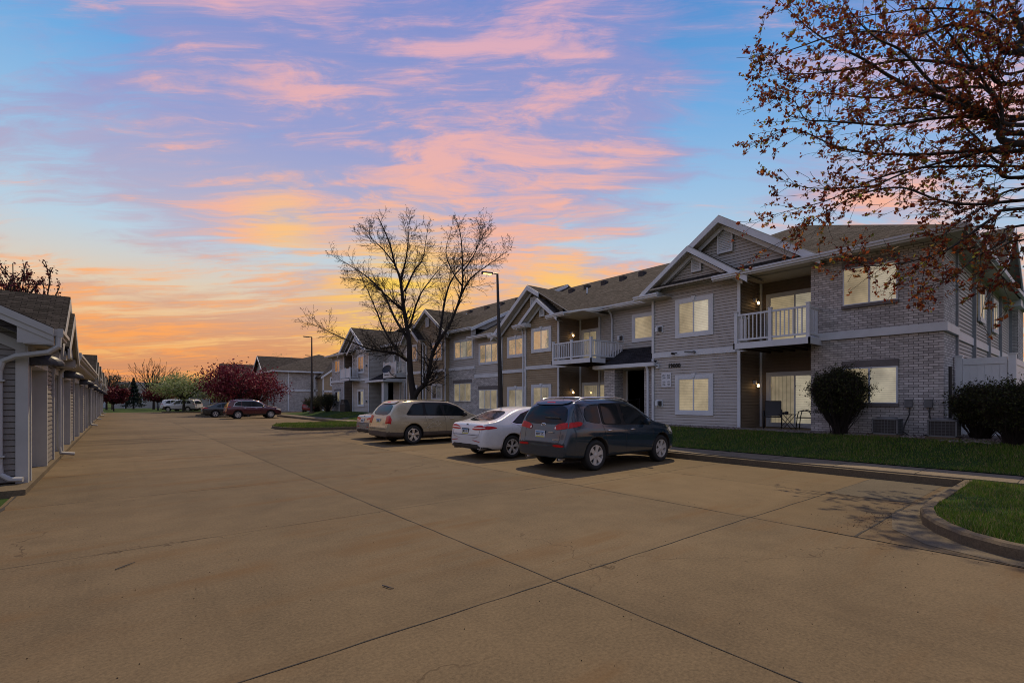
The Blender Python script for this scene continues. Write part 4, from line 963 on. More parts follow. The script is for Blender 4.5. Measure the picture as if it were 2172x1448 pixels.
# ================================================================== GARAGES
GRP_G = 'garage rows along the left side of the lane'
def garage(v0, doors, v1, gables, label, detail=True, u=-1.38):
    g = thing('garage_row', label, 'garage', (u, v0, 0), GRP_G)
    fg = Fr((u, 0, 0), (0, 1, 0), (1, 0, 0)); B = lambda m, n, mt, p=g: m.split(n, mt, p) if n in ('trim_board', 'siding_wall', 'gutter', 'rake_board') else m.build(n, mt, p)
    # plinth slab
    m = MB(); m.box(-9, u+.10, v0-.15 if v0 > 20 else v0-1.0, v1, -.05, .10)
    B(m, 'slab', KERB)
    # front wall pieces between doors
    m = MB(); mt_ = MB(); c = v0
    for (a, b) in doors+[(v1, v1)]:
        if a-c > .02: siding(m, fg, c, a, .12, 2.42, lip=.02)
        c = b
    siding(m, fg, v0, v1, 2.42, 2.80, lip=.02)
    siding(m, side(v0), -8.5, u, .12, 2.75)
    lo = lambda b: -8.5 + max(0, 0); k = .5
    siding(m, side(v0), -8.5, u, 2.75, 4.6, lo=lambda b: -8.5+(b-2.75)/k, hi=lambda b: u-max(0, b-3.05)/k)
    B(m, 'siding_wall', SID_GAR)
    m = MB(); m.box(-8.4, u-.45, v0+.05, v1-.05, .1, 2.8); B(m, 'core_wall', SID_GAR)
    # corner boards, jambs, headers
    m = MB(); m.box(u-.14, u+.035, v0-.03, v0+.03, .1, 2.85); m.box(u, u+.035, v0+.03, v0+.14, .1, 2.72)
    for (a, b) in doors:
        m.box(u-.30, u+.05, b, b+.12, .1, 2.40); m.box(u-.30, u+.05, a-.12, a, .1, 2.40); m.box(u-.30, u+.06, a-.12, b+.12, 2.40, 2.56)
    m.box(u, u+.03, v0+.14, v1, 2.68, 2.80)
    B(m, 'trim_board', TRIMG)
    for (a, b) in doors:
        m = MB(); n_ = 4
        for i in range(n_): m.box(u-.34, u-.29, a, b, .11+i*.573, .11+(i+1)*.573-.012)
        if detail:
            for i in range(n_):
                for j in range(4): w_ = (b-a)/4; m.box(u-.29, u-.278, a+j*w_+.08, a+(j+1)*w_-.08, .11+i*.573+.1, .11+i*.573+.46)
        B(m, 'garage_door', TRIMG)
    # roof
    e = u+.42; ZE = 3.10; D_ = ZE-2.98
    m = MB(); m.slab([(e, v0-.38, ZE), (-4.95, v0-.38, ZE+(e+4.95)*k), (-4.95, v1+.3, ZE+(e+4.95)*k), (e, v1+.3, ZE)], .05)
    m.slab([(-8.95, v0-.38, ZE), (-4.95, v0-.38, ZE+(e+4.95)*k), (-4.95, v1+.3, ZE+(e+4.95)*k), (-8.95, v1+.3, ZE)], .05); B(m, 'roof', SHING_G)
    m = MB(); m.beam((e, v0-.40, 2.71+D_), (-4.95, v0-.40, 2.71+D_+(e+4.95)*k), (0, 0, .25), (0, .03, 0)); m.beam((e, v0-.42, 2.82+D_), (-4.95, v0-.42, 2.82+D_+(e+4.95)*k), (0, 0, .14), (0, .03, 0))
    m.beam((u+.0, v0-.04, 2.60), (-4.95, v0-.04, 2.60+(u+4.95)*k), (0, 0, .2), (0, .03, 0)); m.box(e-.42, e-.0, v0-.38, v0-.02, 2.76, 2.83)
    m.add([(e, v0-.385, 2.70), (e, v0, 2.70), (-4.95, v0, 2.70+(e+4.95)*k), (-4.95, v0-.385, 2.70+(e+4.95)*k)], [(0, 1, 2, 3)]); m.add([(e, v0-.385, 2.78), (e-.5, v0-.385, 2.78), (e-.5, v0-.385, 3.08), (e, v0-.385, 3.05)], [(0, 1, 2, 3)])
    m.box(e-.02, e, v0-.38, v1+.3, 2.84, 3.05); B(m, 'rake_board', TRIMG)
    m = MB()
    segs = []; c = v0-.36
    for gv in gables: segs.append((c, gv-2.25)); c = gv+2.25
    segs.append((c, v1+.3))
    for (a, b) in segs:
        if b-a < .2: continue
        m.beam((e, a, 2.94), (e, b, 2.94), (0, 0, .07), (.09, 0, 0)); m.beam((e, a, 3.005), (e, b, 3.005), (0, 0, .07), (.13, 0, 0)); m.box(e+.05, e+.135, a-.005, a+.01, 2.92, 3.085)
    gt = B(m, 'gutter', TRIMG)
    m = MB(); m.box(u, e, v0-.36, v1+.3, 2.80, 2.815); B(m, 'soffit', SOFFIT)
    # downspouts with elbows
    for (a, b) in segs:
        if b-a < .3: continue
        first = abs(a-(v0-.36)) < .01
        m = MB()
        if first: pts = [(e+.06, a+.05, 2.94), (e+.06, a+.03, 2.74), (e-.08, a+.03, 2.62), (u-.12, a+.20, 2.53), (u-.30, a+.28, 2.43), (u-.35, a+.28, 2.25), (u-.35, a+.28, .48), (u-.33, a+.26, .30), (u-.20, a+.22, .20), (u-.02, a+.18, .19)]
        else: pts = [(e+.06, a+.1, 2.94), (e+.04, a+.1, 2.74), (u+.16, a+.1, 2.60), (u+.07, a+.1, 2.46), (u+.06, a+.1, .35), (u+.10, a+.1, .17), (u+.40, a+.1, .12)]
        m.tube(pts, .052, 8)
        if first:
            for z in (2.05, .62): m.box(u-.43, u-.27, a+.20, a+.34, z, z+.03)
        B(m, 'downspout', TRIMG)
    # cross gables over the doors, each a tall one with a smaller one in front
    for gv in gables:
        for (dz_, hw, za, uf) in ((0, 2.3, 4.34, e+.02), (0, 1.75, 3.92, e+.10)):
            zb_ = 2.92
            m = MB()
            m.slab([(uf, gv, za), (-4.9, gv, za), (-4.9, gv-hw, zb_), (uf, gv-hw, zb_)], .05); m.slab([(uf, gv, za), (-4.9, gv, za), (-4.9, gv+hw, zb_), (uf, gv+hw, zb_)], .05)
            B(m, 'gable_roof', SHING_G)
            m = MB()
            for s_ in (-1, 1): m.beam((uf+.01, gv, za-.30), (uf+.01, gv+s_*hw, zb_-.28), (0, 0, .24), (-.04, 0, 0))
            m.box(u+.03, uf-.06, gv-hw+.02, gv-hw+.33, zb_-.30, zb_-.10); m.box(u+.03, uf-.06, gv+hw-.33, gv+hw-.02, zb_-.30, zb_-.10)
            B(m, 'rake_board', TRIMG)
        m = MB(); sl = (4.34-2.92)/2.3
        siding(m, Fr((u+.22, 0, 0), (0, 1, 0), (1, 0, 0)), gv-2.2, gv+2.2, 2.7, 4.1, lo=lambda b: gv-max(0, (4.12-b)/sl), hi=lambda b: gv+max(0, (4.12-b)/sl)); B(m, 'gable_wall', SID_GAR)
        m = MB()
        for (hw, za, uf) in ((2.3, 4.34, e+.02), (1.75, 3.92, e+.10)):
            for s_ in (-1, 1): m.add([(u-.1, gv, za-.2), (uf, gv, za-.2), (uf, gv+s_*hw, 2.72), (u-.1, gv+s_*hw, 2.72)], [(0, 1, 2, 3)])
        B(m, 'soffit', SOFFIT)
    # black shell wall lights
    for (a, b) in doors[::2]:
        m = MB(); c_ = a-.02; V__ = []; F__ = []; nA, nB = 10, 8
        for i in range(nA+1):
            for j in range(nB+1):
                th = math.pi*i/nA; ph = (math.pi/2)*j/nB
                V__.append((u+.05+.50*math.sin(th)*math.cos(ph*.98), c_+.22*math.cos(th), 2.40+.25*math.sin(ph)*math.sin(th)**.5+.0))
        for i in range(nA):
            for j in range(nB): q = i*(nB+1)+j; F__.append((q, q+1, q+nB+2, q+nB+1))
        m.add(V__, F__); m.box(u+.02, u+.07, c_-.2, c_+.2, 2.38, 2.58); m.box(u+.05, u+.40, c_-.17, c_+.17, 2.405, 2.42)
        B(m, 'shell_light', BLACKM)
    return g
garage(13.2, [(13.55, 16.2), (18.0, 20.65), (20.95, 23.6), (25.8, 28.45), (29.1, 31.9), (34.0, 36.7), (37.2, 39.9), (42, 44.6)], 45.5, [16.75, 37.4], 'nearest garage row on the left, with white doors, shingled cross gables and white downspouts')
garage(46.5, [(47, 49.7), (50.2, 52.9), (55, 57.7), (58.2, 60.9), (63, 65.7)], 67, [50, 61], 'second garage row behind the nearest one, seen edge-on', False, -1.45)
garage(69, [(69.6, 72.2), (73, 75.6), (78, 80.6)], 83, [73.5], 'farthest garage row at the lane end by the red-leaved tree', False, -1.5)

# ================================================================== FENCE, AC UNITS
TRIMW = plain('white_vinyl', (.72, .76, .80), .45, var=.05, scale=1)
fn = thing('vinyl_fence', 'tall white vinyl privacy fence at the brick corner, behind the clipped bushes', 'fence', (18.6, 2.6, .6))
m = MB(); b_ = 2.62
m.box(18.57, 18.63, 1.62, 2.50, .62, 2.70)
for i in range(6): m.box(18.560, 18.572, 1.62+i*.147+.004, 1.62+(i+1)*.147-.004, .72, 2.68)
m.build('panel', TRIMW, fn)
m = MB(); m.box(18.54, 18.66, 1.62, 2.50, 2.69, 2.87); m.box(18.54, 18.66, 1.62, 2.50, .62, .76); m.box(18.66, 24, 1.46, 1.58, 2.66, 2.82); m.box(18.66, 24, 1.46, 1.58, .55, .68); m.build('rail', TRIMW, fn)
m = MB(); m.box(18.66, 24, 1.49, 1.55, .6, 2.68)
for i in range(24): m.box(18.7+i*.22+.004, 18.7+(i+1)*.22-.004, 1.478, 1.492, .7, 2.66)
m.build('panel', TRIMW, fn)
for (a, b) in ((18.6, 1.52), (18.6, 2.58)):
    m = MB(); m.box(a-.075, a+.075, b-.075, b+.075, .5, 2.93); m.box(a-.09, a+.09, b-.09, b+.09, 2.93, 2.96); m.build('post', TRIMW, fn)
def ac(v, label):
    a = thing('ac_unit', label, 'air conditioner', (16.75, v, gz(16.75, v)), 'air conditioners on the stone bed')
    z = gz(16.75, v)+.03; s = .29
    m = MB(); m.box(16.75-s-.04, 16.75+s+.04, v-s-.04, v+s+.04, z-.1, z+.02); m.build('pad', KERB, a)
    m = MB(); m.box(16.75-s+.03, 16.75+s-.03, v-s+.03, v+s-.03, z+.05, z+.42); m.build('coil', plain('ac_coil', (.03, .03, .032), .6, var=.4, scale=30), a)
    m = MB(); m.box(16.75-s, 16.75+s, v-s, v+s, z+.42, z+.46); m.box(16.75-s, 16.75+s, v-s, v+s, z+.02, z+.05)
    for i in range(2):
        for j in range(2): m.box(16.75-s+i*(2*s-.03), 16.75-s+.03+i*(2*s-.03), v-s+j*(2*s-.03), v-s+.03+j*(2*s-.03), z, z+.44)
    m.lathe((16.75, v, z+.46), (0, 0, 1), [(0, .24), (.03, .23), (.03, .05), (.031, .001)], 20); m.build('casing', GREYBOX, a)
    m = MB()
    for k in range(1, 8):
        t_ = -s+2*s*k/8
        m.tube([(16.75-s-.006, v+t_, z+.04), (16.75-s-.006, v+t_, z+.43)], .0035, 4); m.tube([(16.75+t_, v-s-.006, z+.04), (16.75+t_, v-s-.006, z+.43)], .0035, 4)
    for k in range(1, 5):
        zz_ = z+.04+.39*k/5; m.tube([(16.75-s-.006, v-s, zz_), (16.75-s-.006, v+s, zz_)], .0035, 4); m.tube([(16.75-s, v-s-.006, zz_), (16.75+s, v-s-.006, zz_)], .0035, 4)
    m.build('grille', GREYBOX, a)
ac(3.82, 'air conditioner left of the pair, below the brick window'); ac(2.62, 'air conditioner at the brick corner beside the white fence')

# ================================================================== PATIO FURNITURE
def chair(x, y, rot, label):
    a = thing('patio_chair', label, 'chair', (0, 0, 0), 'chairs on the ground-floor patio')
    m = MB()
    for s in (-1, 1):
        m.tube([(.24, s*.27, 0), (.20, s*.28, .42), (.16, s*.28, .60), (.02, s*.28, .65), (-.16, s*.28, .60), (-.22, s*.27, .42), (-.30, s*.27, 0)], .017, 6)
        m.tube([(.24, s*.25, .40), (-.20, s*.25, .40), (-.34, s*.25, .95)], .015, 6)
    m.tube([(.24, -.25, .40), (.24, .25, .40)], .014, 6); m.tube([(-.34, -.25, .95), (-.34, .25, .95)], .014, 6); m.build('frame', BLACKM, a, True)
    m = MB(); m.box(-.20, .24, -.24, .24, .395, .41); m.build('seat', BLACKP, a)
    m = MB(); m.beam((-.20, -.24, .42), (-.34, -.24, .94), (0, .48, 0), (.012, 0, .004)); m.build('backrest', BLACKP, a)
    a.location = (x, y, .71); a.rotation_euler = (0, 0, rot); return a
m = MB(); m.box(16.9, 18.7, 5.95, 8.1, .5, .705); struct(m.build('patio_slab', WALK))
chair(17.75, 7.30, R(200), 'black patio chair left of the small table, its back to the recess corner')
chair(17.75, 6.25, R(100), 'black patio chair right of the small table, against the brick edge')
tb = thing('folding_table', 'small black folding patio table with crossed legs between the two chairs', 'table', (17.7, 6.8, .71))
m = MB(); m.box(17.48, 17.92, 6.55, 7.05, 1.20, 1.22); m.build('tabletop', BLACKP, tb)
for s in (-1, 1):
    m = MB(); m.tube([(17.7+s*.18, 6.6, .71), (17.7+s*.18, 7.0, 1.2)], .011, 5); m.build('leg', BLACKM, tb); m = MB(); m.tube([(17.7+s*.18, 7.0, .71), (17.7+s*.18, 6.6, 1.2)], .011, 5); m.build('leg', BLACKM, tb)
m = MB(); m.lathe((17.7, 6.83, 1.22), (0, 0, 1), [(0, .05), (.05, .07), (.09, .05), (.1, .001)], 10); m.lathe((17.7, 6.93, 1.22), (0, 0, 1), [(0, .03), (.04, .045), (.07, .02), (.071, .001)], 8)
tag(m.build('potted_plant', BLACKP), 'small dark pot on the folding patio table', 'pot')
gl = thing('barbecue_grill', 'covered black barbecue grill by the far ground-floor patio', 'grill', (16.7, 45.6, .56))
m = MB(); m.box(16.45, 16.95, 44.9, 46.2, .56, 1.35); m.add([(16.45, 44.95, 1.35), (16.95, 44.95, 1.35), (16.85, 45.2, 1.72), (16.5, 45.2, 1.72), (16.45, 46.15, 1.35), (16.95, 46.15, 1.35), (16.85, 45.95, 1.72), (16.5, 45.95, 1.72)],
    [(0, 1, 2, 3), (4, 5, 6, 7), (0, 4, 7, 3), (1, 5, 6, 2), (3, 2, 6, 7)]); m.build('cover', BLACKP, gl, bev=.05)
m = MB(); m.box(16.43, 16.45, 45.0, 45.6, 1.38, 1.41); m.build('handle', CHROME, gl)
dsh = thing('satellite_dish', 'dark oval satellite dish on the far balcony edge', 'satellite dish', (16.1, 33.9, 3.4))
m = MB(); m.tube([(16.25, 33.75, 3.45), (16.0, 33.9, 3.6), (15.9, 34.3, 3.98)], .03, 6); m.build('mast', BLACKM, dsh)
m = MB(); m.lathe((15.82, 34.4, 4.05), (-.75, -.45, .55), [(-.10, .001), (-.09, .15), (-.05, .28), (0, .37), (.01, .38), (.0, .36)], 20); m.build('dish', BLACKP, dsh, True)

# ================================================================== STREET LAMPS
def lamp(x, y, h, label, lit=False, leanx=0):
    a = thing('street_lamp', label, 'street lamp', (x, y, 0), 'black parking-lot street lamps')
    z0 = gz(x, y)
    m = MB(); m.tube([(x, y, z0-.1), (x, y, z0+.9), (x, y, z0+1.0), (x-leanx, y, h)], [.17, .15, .13, .06], 8); m.build('pole', BLACKM, a)
    m = MB(); m.tube([(x, y, z0-.1), (x, y, z0+.18)], [.28, .25], 16); m.build('base', KERB, a)
    xx = x-leanx; dr = Vector((-CS, SN, 0)); dr = Vector((-.86, .5, 0)).normalized()
    m = MB(); p = Vector((xx, y, h)); m.tube([p, p+dr*.28+Vector((0, 0, .03))], .035, 6); pr = Vector((-dr.y, dr.x, 0))
    q = p+dr*.25; m.beam(q-pr*.14+Vector((0, 0, -.03)), q+dr*.58-pr*.14+Vector((0, 0, .0)), pr*.28, (0, 0, .07)); m.build('lamp_head', BLACKM, a)
    m = MB(); q = q+dr*.06; m.beam(q-pr*.10+Vector((0, 0, -.045)), q+dr*.42-pr*.10+Vector((0, 0, -.022)), pr*.20, (0, 0, .02))
    m.build('lens', emis('lamp_glow', (1, .66, .18), 3.0) if lit else WHITEGL, a)
lamp(15.5, 19.9, 8.25, 'tall black street lamp with a lit amber head beside the bare tree', True, .22)
lamp(15.4, 51.3, 8.15, 'black street lamp in front of the far brick house, head towards the lane')
lamp(21.0, 70, 7.9, 'distant street lamp, the more slender of the two poles before the far brick house')

# ================================================================== TREES
BARK = bark_mat('bark', (.028, .023, .020)); BARKB = bark_mat('bare_bark', (.017, .012, .010), 6)
def grow(out, p, d, L_, r, lev, prm, tips):
    n = max(3, int(L_/prm['step'])); pts = [p.copy()]; rr = [r]; cur = p.copy(); dd = d.normalized()
    for i in range(n):
        dd = (dd+Vector((random.gauss(0, 1), random.gauss(0, 1), random.gauss(0, 1)))*prm['wob']+Vector((0, 0, prm['up'][min(lev, len(prm['up'])-1)]))).normalized()
        if prm.get('bound') and i > 1 and not prm['bound'](cur+dd*(L_/n)): break
        cur = cur+dd*(L_/n); pts.append(cur.copy()); rr.append(max(prm['rmin'], r*(1-.72*(i+1)/n)))
        if lev < prm['lev']:
            k = prm['kids'][lev]
            if i >= prm.get('skip', 1) or lev > 0:
                for _ in range(int(k)+(random.random() < k-int(k))):
                    ax = dd.orthogonal().normalized(); ax.rotate(Matrix.Rotation(random.uniform(0, 6.28), 3, dd))
                    nd = dd.copy(); nd.rotate(Matrix.Rotation(R(random.uniform(*prm['ang'])), 3, ax))
                    grow(out, cur.copy(), nd, L_*random.uniform(*prm['ratio'])*(1-.45*i/n), rr[-1]*.62, lev+1, prm, tips)
    out.append((pts, rr, lev)); tips.append((pts, lev))
def mesh_branches(out, name, mat, parent, nmax=7):
    m = MB()
    for pts, rr, lev in out: m.tube(pts, rr, max(3, nmax-2*lev), cap=False)
    return m.build(name, mat, parent, True)
def leaf_cloud(P, size, k, flat=.0, spread=.06, shape='quad'):
    """k random little quads at each point"""
    P = np.repeat(np.asarray(P), k, 0); n = len(P); P = P+np.random.randn(n, 3)*spread
    a = np.random.randn(n, 3); a /= np.linalg.norm(a, axis=1)[:, None]; b = np.cross(a, np.random.randn(n, 3)); b /= np.linalg.norm(b, axis=1)[:, None]
    s = (size*(.5+np.random.rand(n)))[:, None]
    V = np.stack([P-a*s*.5, P+b*s*.32, P+a*s*.6, P-b*s*.30], 1).reshape(-1, 3); return V, np.arange(n*4).reshape(-1, 4)
def cpx(x, y, Z):
    """a point at camera depth Z seen at photo position x,y"""
    X = (x-1086)/F*Z; return Vector((CS*X+SN*Z, -SN*X+CS*Z, EYE-(y-848)/F*Z))

# ---- bare multi-stem tree by the lamp (stem shapes follow the real tree, spread in depth)
bt = thing('bare_tree', 'leafless tree forking into two stems behind the beige crossover', 'tree', (15.3, 29.2, .55))
Zt = SN*15.3+CS*29.2
def K(px_, py_, dz_=0): return cpx(660+px_/3.148, 440+py_/3.148, Zt+dz_)
limbs = [([(683, 1330, 0), (683, 1265, 0), (662, 1100, .1), (655, 900, .2), (640, 800, .2), (615, 650, .1), (595, 480, .3), (560, 380, .6), (520, 230, .9), (455, 80, 1.3)], .27, .03),
 ([(684, 1270, 0), (720, 1215, -.1), (770, 1160, -.2), (810, 980, -.4), (860, 880, -.6), (930, 770, -.8), (1000, 580, -1), (1012, 420, -.8), (1000, 200, -.6), (975, 100, -.5)], .20, .02),
 ([(990, 610, -1), (1060, 480, -1.4), (1180, 385, -1.6), (1315, 290, -1.8)], .08, .012),
 ([(640, 1020, .2), (570, 975, -.3), (480, 960, -.8), (380, 940, -1.2), (230, 880, -1.8), (100, 820, -2.3), (0, 775, -2.7)], .12, .012),
 ([(648, 880, .2), (560, 740, .9), (480, 570, 1.6), (380, 470, 2.2), (280, 400, 2.6), (120, 310, 3.2)], .12, .012),
 ([(625, 690, .2), (560, 640, -.6), (470, 560, -1.4), (380, 500, -1.9), (240, 470, -2.5)], .085, .012),
 ([(640, 1020, .1), (560, 930, .6), (480, 800, 1.0), (440, 700, 1.2), (380, 560, 1.5), (320, 430, 1.9)], .12, .012),
 ([(658, 800, .2), (720, 600, -.5), (800, 480, -1), (880, 380, -1.5)], .08, .012),
 ([(598, 500, .3), (640, 300, -.3), (655, 90, -.9)], .08, .012),
 ([(625, 560, .2), (690, 420, .8), (745, 340, 1.1), (778, 140, 1.6)], .085, .012),
 ([(850, 900, -.5), (900, 590, .2), (960, 450, .7), (1050, 350, 1), (1175, 140, 1.2)], .09, .012),
 ([(1005, 520, -1), (940, 420, -.2), (900, 300, .3), (930, 160, .6)], .06, .012),
 ([(560, 380, .6), (480, 280, .0), (400, 200, -.5), (390, 130, -.7)], .06, .012),
 ([(1010, 430, -.8), (1080, 330, -.2), (1120, 230, .2), (1130, 120, .5)], .06, .012)]
out, tips = [], []; prm = dict(step=.16, wob=.10, up=[.03, .03, .0, -.02], rmin=.009, lev=2, kids=[.9, 1.0], ang=(25, 60), ratio=(.35, .6), skip=0)
for pl, r0, r1 in limbs:
    P = [K(*p) for p in pl]; Q = []
    for i in range(len(P)-1):
        for k in range(6):
            t_ = k/6; p0, p1, p2, p3 = P[max(i-1, 0)], P[i], P[i+1], P[min(i+2, len(P)-1)]
            Q.append(.5*((2*p1)+(p2-p0)*t_+(2*p0-5*p1+4*p2-p3)*t_*t_+(3*p1-p0-3*p2+p3)*t_**3))
    Q.append(P[-1]); n = len(Q); rr = [r0+(r1-r0)*(i/(n-1))**.75 for i in range(n)]
    out.append((Q, rr, 0))
    for i in range(n):
        if rr[i] > .16 or i < 3: continue
        for _ in range(1+(random.random() < .4)):
            dd = (Q[min(i+1, n-1)]-Q[i-1]).normalized(); ax = dd.orthogonal().normalized(); ax.rotate(Matrix.Rotation(random.uniform(0, 6.28), 3, dd)); nd = dd.copy(); nd.rotate(Matrix.Rotation(R(random.uniform(28, 62)), 3, ax))
            nd.z += .12
            grow(out, Q[i].copy(), nd, random.uniform(.8, 2.0)*(1.1-.62*i/n), max(.007, rr[i]*.34), 1, dict(prm, lev=3, kids=[1, 1.0, .6], ratio=(.38, .62), rmin=.0072), tips)
    grow(out, Q[-1].copy(), Q[-1]-Q[-3], .30, r1*.8, 1, dict(prm, lev=3, kids=[1, 1.2, 1]), tips)
mesh_branches(out, 'trunk', BARKB, bt, 10)
PT = [p for pts, lev in tips if lev >= 2 for p in pts[1:]]; PT = random.sample(PT, min(len(PT), 4500))
V_, F_ = leaf_cloud([tuple(p) for p in PT], .06, 1, spread=.03); npmesh('bud', V_, F_, leaf_mat('buds', [(.010, .006, .005), (.014, .007, .006), (.008, .006, .005)], 0), bt)

# ---- maple overhanging from the right
mp = thing('maple_tree', 'maple with new dark red leaves reaching in from the right above the brick end', 'tree', (15.1, -2.2, .2))
out, tips = [], []
T0 = Vector((15.1, -2.2, .1)); trunk = [T0, T0+Vector((0, .03, 1.6)), T0+Vector((-.05, .05, 3.0)), T0+Vector((-.15, .15, 4.6)), T0+Vector((-.2, .2, 6.6)), T0+Vector((-.1, .3, 9)), T0+Vector((.1, .3, 12))]
out.append((trunk, [.34, .27, .24, .21, .16, .10, .03], 0))
def KM(px_, py_, Z): return cpx(1580+px_/2.262, py_/2.262, Z)
# main boughs: the courses they take across the picture, with the depth of each bough's near and far end
BO = [([(1339, 690), (1200, 590), (1000, 490), (850, 440), (700, 370), (560, 280), (430, 220), (300, 130), (190, 30)], 10.6, 12.2, .085), ([(1339, 640), (1180, 540), (1060, 490), (900, 400), (760, 250), (640, 190), (560, 120), (480, 20)], 11, 10.4, .07),
 ([(1339, 600), (1220, 500), (1050, 250), (900, 60), (860, -60)], 10.4, 11.6, .06), ([(1339, 560), (1180, 450), (940, 230), (830, 110), (790, -40)], 11.4, 12.6, .055), ([(1380, 250), (1339, 170), (1290, 60), (1230, -60)], 10.2, 10.6, .12),
 ([(1339, 570), (1100, 560), (900, 570), (700, 600), (520, 590), (380, 580), (290, 570), (230, 480), (130, 470)], 11.2, 12.0, .05), ([(1339, 720), (1150, 720), (900, 740), (700, 740), (560, 730), (430, 700), (300, 640), (200, 620), (80, 680)], 10.8, 12.6, .055),
 ([(1339, 720), (1250, 700), (1100, 740), (900, 790), (740, 840), (620, 890), (480, 900), (300, 900), (170, 860)], 11.6, 11.2, .05), ([(1339, 850), (1200, 800), (1000, 800), (800, 810), (600, 870), (400, 960), (250, 1000), (70, 1050)], 11.2, 12.3, .05),
 ([(1339, 960), (1100, 980), (930, 960), (750, 900), (560, 930), (400, 1010), (260, 1110), (60, 1220)], 10.9, 12.2, .045), ([(1339, 1000), (1200, 1040), (1000, 1180), (850, 1240), (700, 1270), (560, 1270), (510, 1210)], 10.4, 11.4, .045),
 ([(1339, 1080), (1240, 1160), (1100, 1240), (1000, 1330), (900, 1370)], 10.6, 10.2, .035), ([(1339, 900), (1200, 970), (1050, 1050), (900, 1190), (840, 1390)], 11, 10.6, .035), ([(1339, 400), (1150, 340), (950, 300), (750, 290), (520, 330), (380, 350), (220, 350), (150, 290)], 10.6, 11.8, .055),
 ([(1339, 480), (1150, 420), (900, 430), (650, 470), (400, 450), (250, 440), (140, 420)], 11.8, 12.8, .05), ([(1339, 1150), (1280, 1250), (1200, 1350), (1160, 1380)], 10.2, 9.9, .03), ([(1339, 250), (1200, 180), (1000, 120), (800, 170), (600, 150), (400, 180), (250, 230), (110, 270), (60, 220)], 10.4, 12.2, .05),
 ([(1339, 800), (1100, 650), (1000, 560), (800, 520), (600, 560), (450, 620)], 12, 12.8, .045), ([(1339, 90), (1150, 60), (900, 40), (700, 60), (450, 90), (330, 60)], 11.4, 12.4, .045), ([(1339, 340), (1180, 300), (980, 380), (760, 420), (600, 400), (480, 420)], 12.2, 12.9, .045)]
prm = dict(step=.12, wob=.10, up=[.0, .01, .0], rmin=.0042, lev=2, kids=[.42, .4], ang=(22, 55), ratio=(.45, .7), skip=0)
for pl, Z0, Z1, r0 in BO:
    n = len(pl); P = [KM(x, y, Z0+(Z1-Z0)*(i/(n-1))+random.uniform(-.12, .12)) for i, (x, y) in enumerate(pl)]
    zt_ = min(10.5, max(3.0, P[0].z-.9)); root = None
    for a, b in zip(trunk[:-1], trunk[1:]):
        if a.z <= zt_+.1 <= b.z: root = a.lerp(b, (zt_+.1-a.z)/(b.z-a.z))
    P = [root or trunk[4]]+P; Q = []
    for i in range(len(P)-1):
        for k in range(6):
            t_ = k/6; p0, p1, p2, p3 = P[max(i-1, 0)], P[i], P[i+1], P[min(i+2, len(P)-1)]
            Q.append(.5*((2*p1)+(p2-p0)*t_+(2*p0-5*p1+4*p2-p3)*t_*t_+(3*p1-p0-3*p2+p3)*t_**3))
    Q.append(P[-1]); n = len(Q); rr = [max(.006, r0*(1-.93*(i/(n-1))**.8)) for i in range(n)]; out.append((Q, rr, 0))
    for i in range(5, n):
        for _ in range(1 if random.random() < .85 else 0):
            dd = (Q[min(i+1, n-1)]-Q[i-1]).normalized(); ax = dd.orthogonal().normalized(); ax.rotate(Matrix.Rotation(random.uniform(0, 6.28), 3, dd)); nd = dd.copy(); nd.rotate(Matrix.Rotation(R(random.uniform(20, 58)), 3, ax)); nd.z = nd.z*.8
            grow(out, Q[i].lerp(Q[max(0, i-1)], random.random()), nd, random.uniform(.35, 1.5)*(1.05-.45*i/n), max(.006, rr[i]*.3), 1, prm, tips)
    grow(out, Q[-1].copy(), Q[-1]-Q[-3], .45, .006, 1, prm, tips); tips.append((Q[-12:], 2))
mesh_branches(out, 'trunk', BARK, mp, 9)
PT = []
for pts, lev in tips:
    for a, b in zip(pts[:-1], pts[1:]):
        if random.random() < .55: PT.append(tuple(a.lerp(b, random.random())))
    PT.append(tuple(pts[-1]))
print('maple clusters', len(PT))
MAPLE = leaf_mat('maple_leaves', [(.16, .028, .016), (.22, .040, .018), (.11, .020, .014), (.30, .085, .024), (.18, .055, .020), (.36, .14, .035), (.10, .018, .014), (.22, .25, .05), (.26, .062, .022)], .5, .55)
if len(PT) > 4300: PT = random.sample(PT, 4300)
V_, F_ = leaf_cloud(PT, .080, 5, spread=.034); npmesh('leaf', V_, F_, MAPLE, mp)

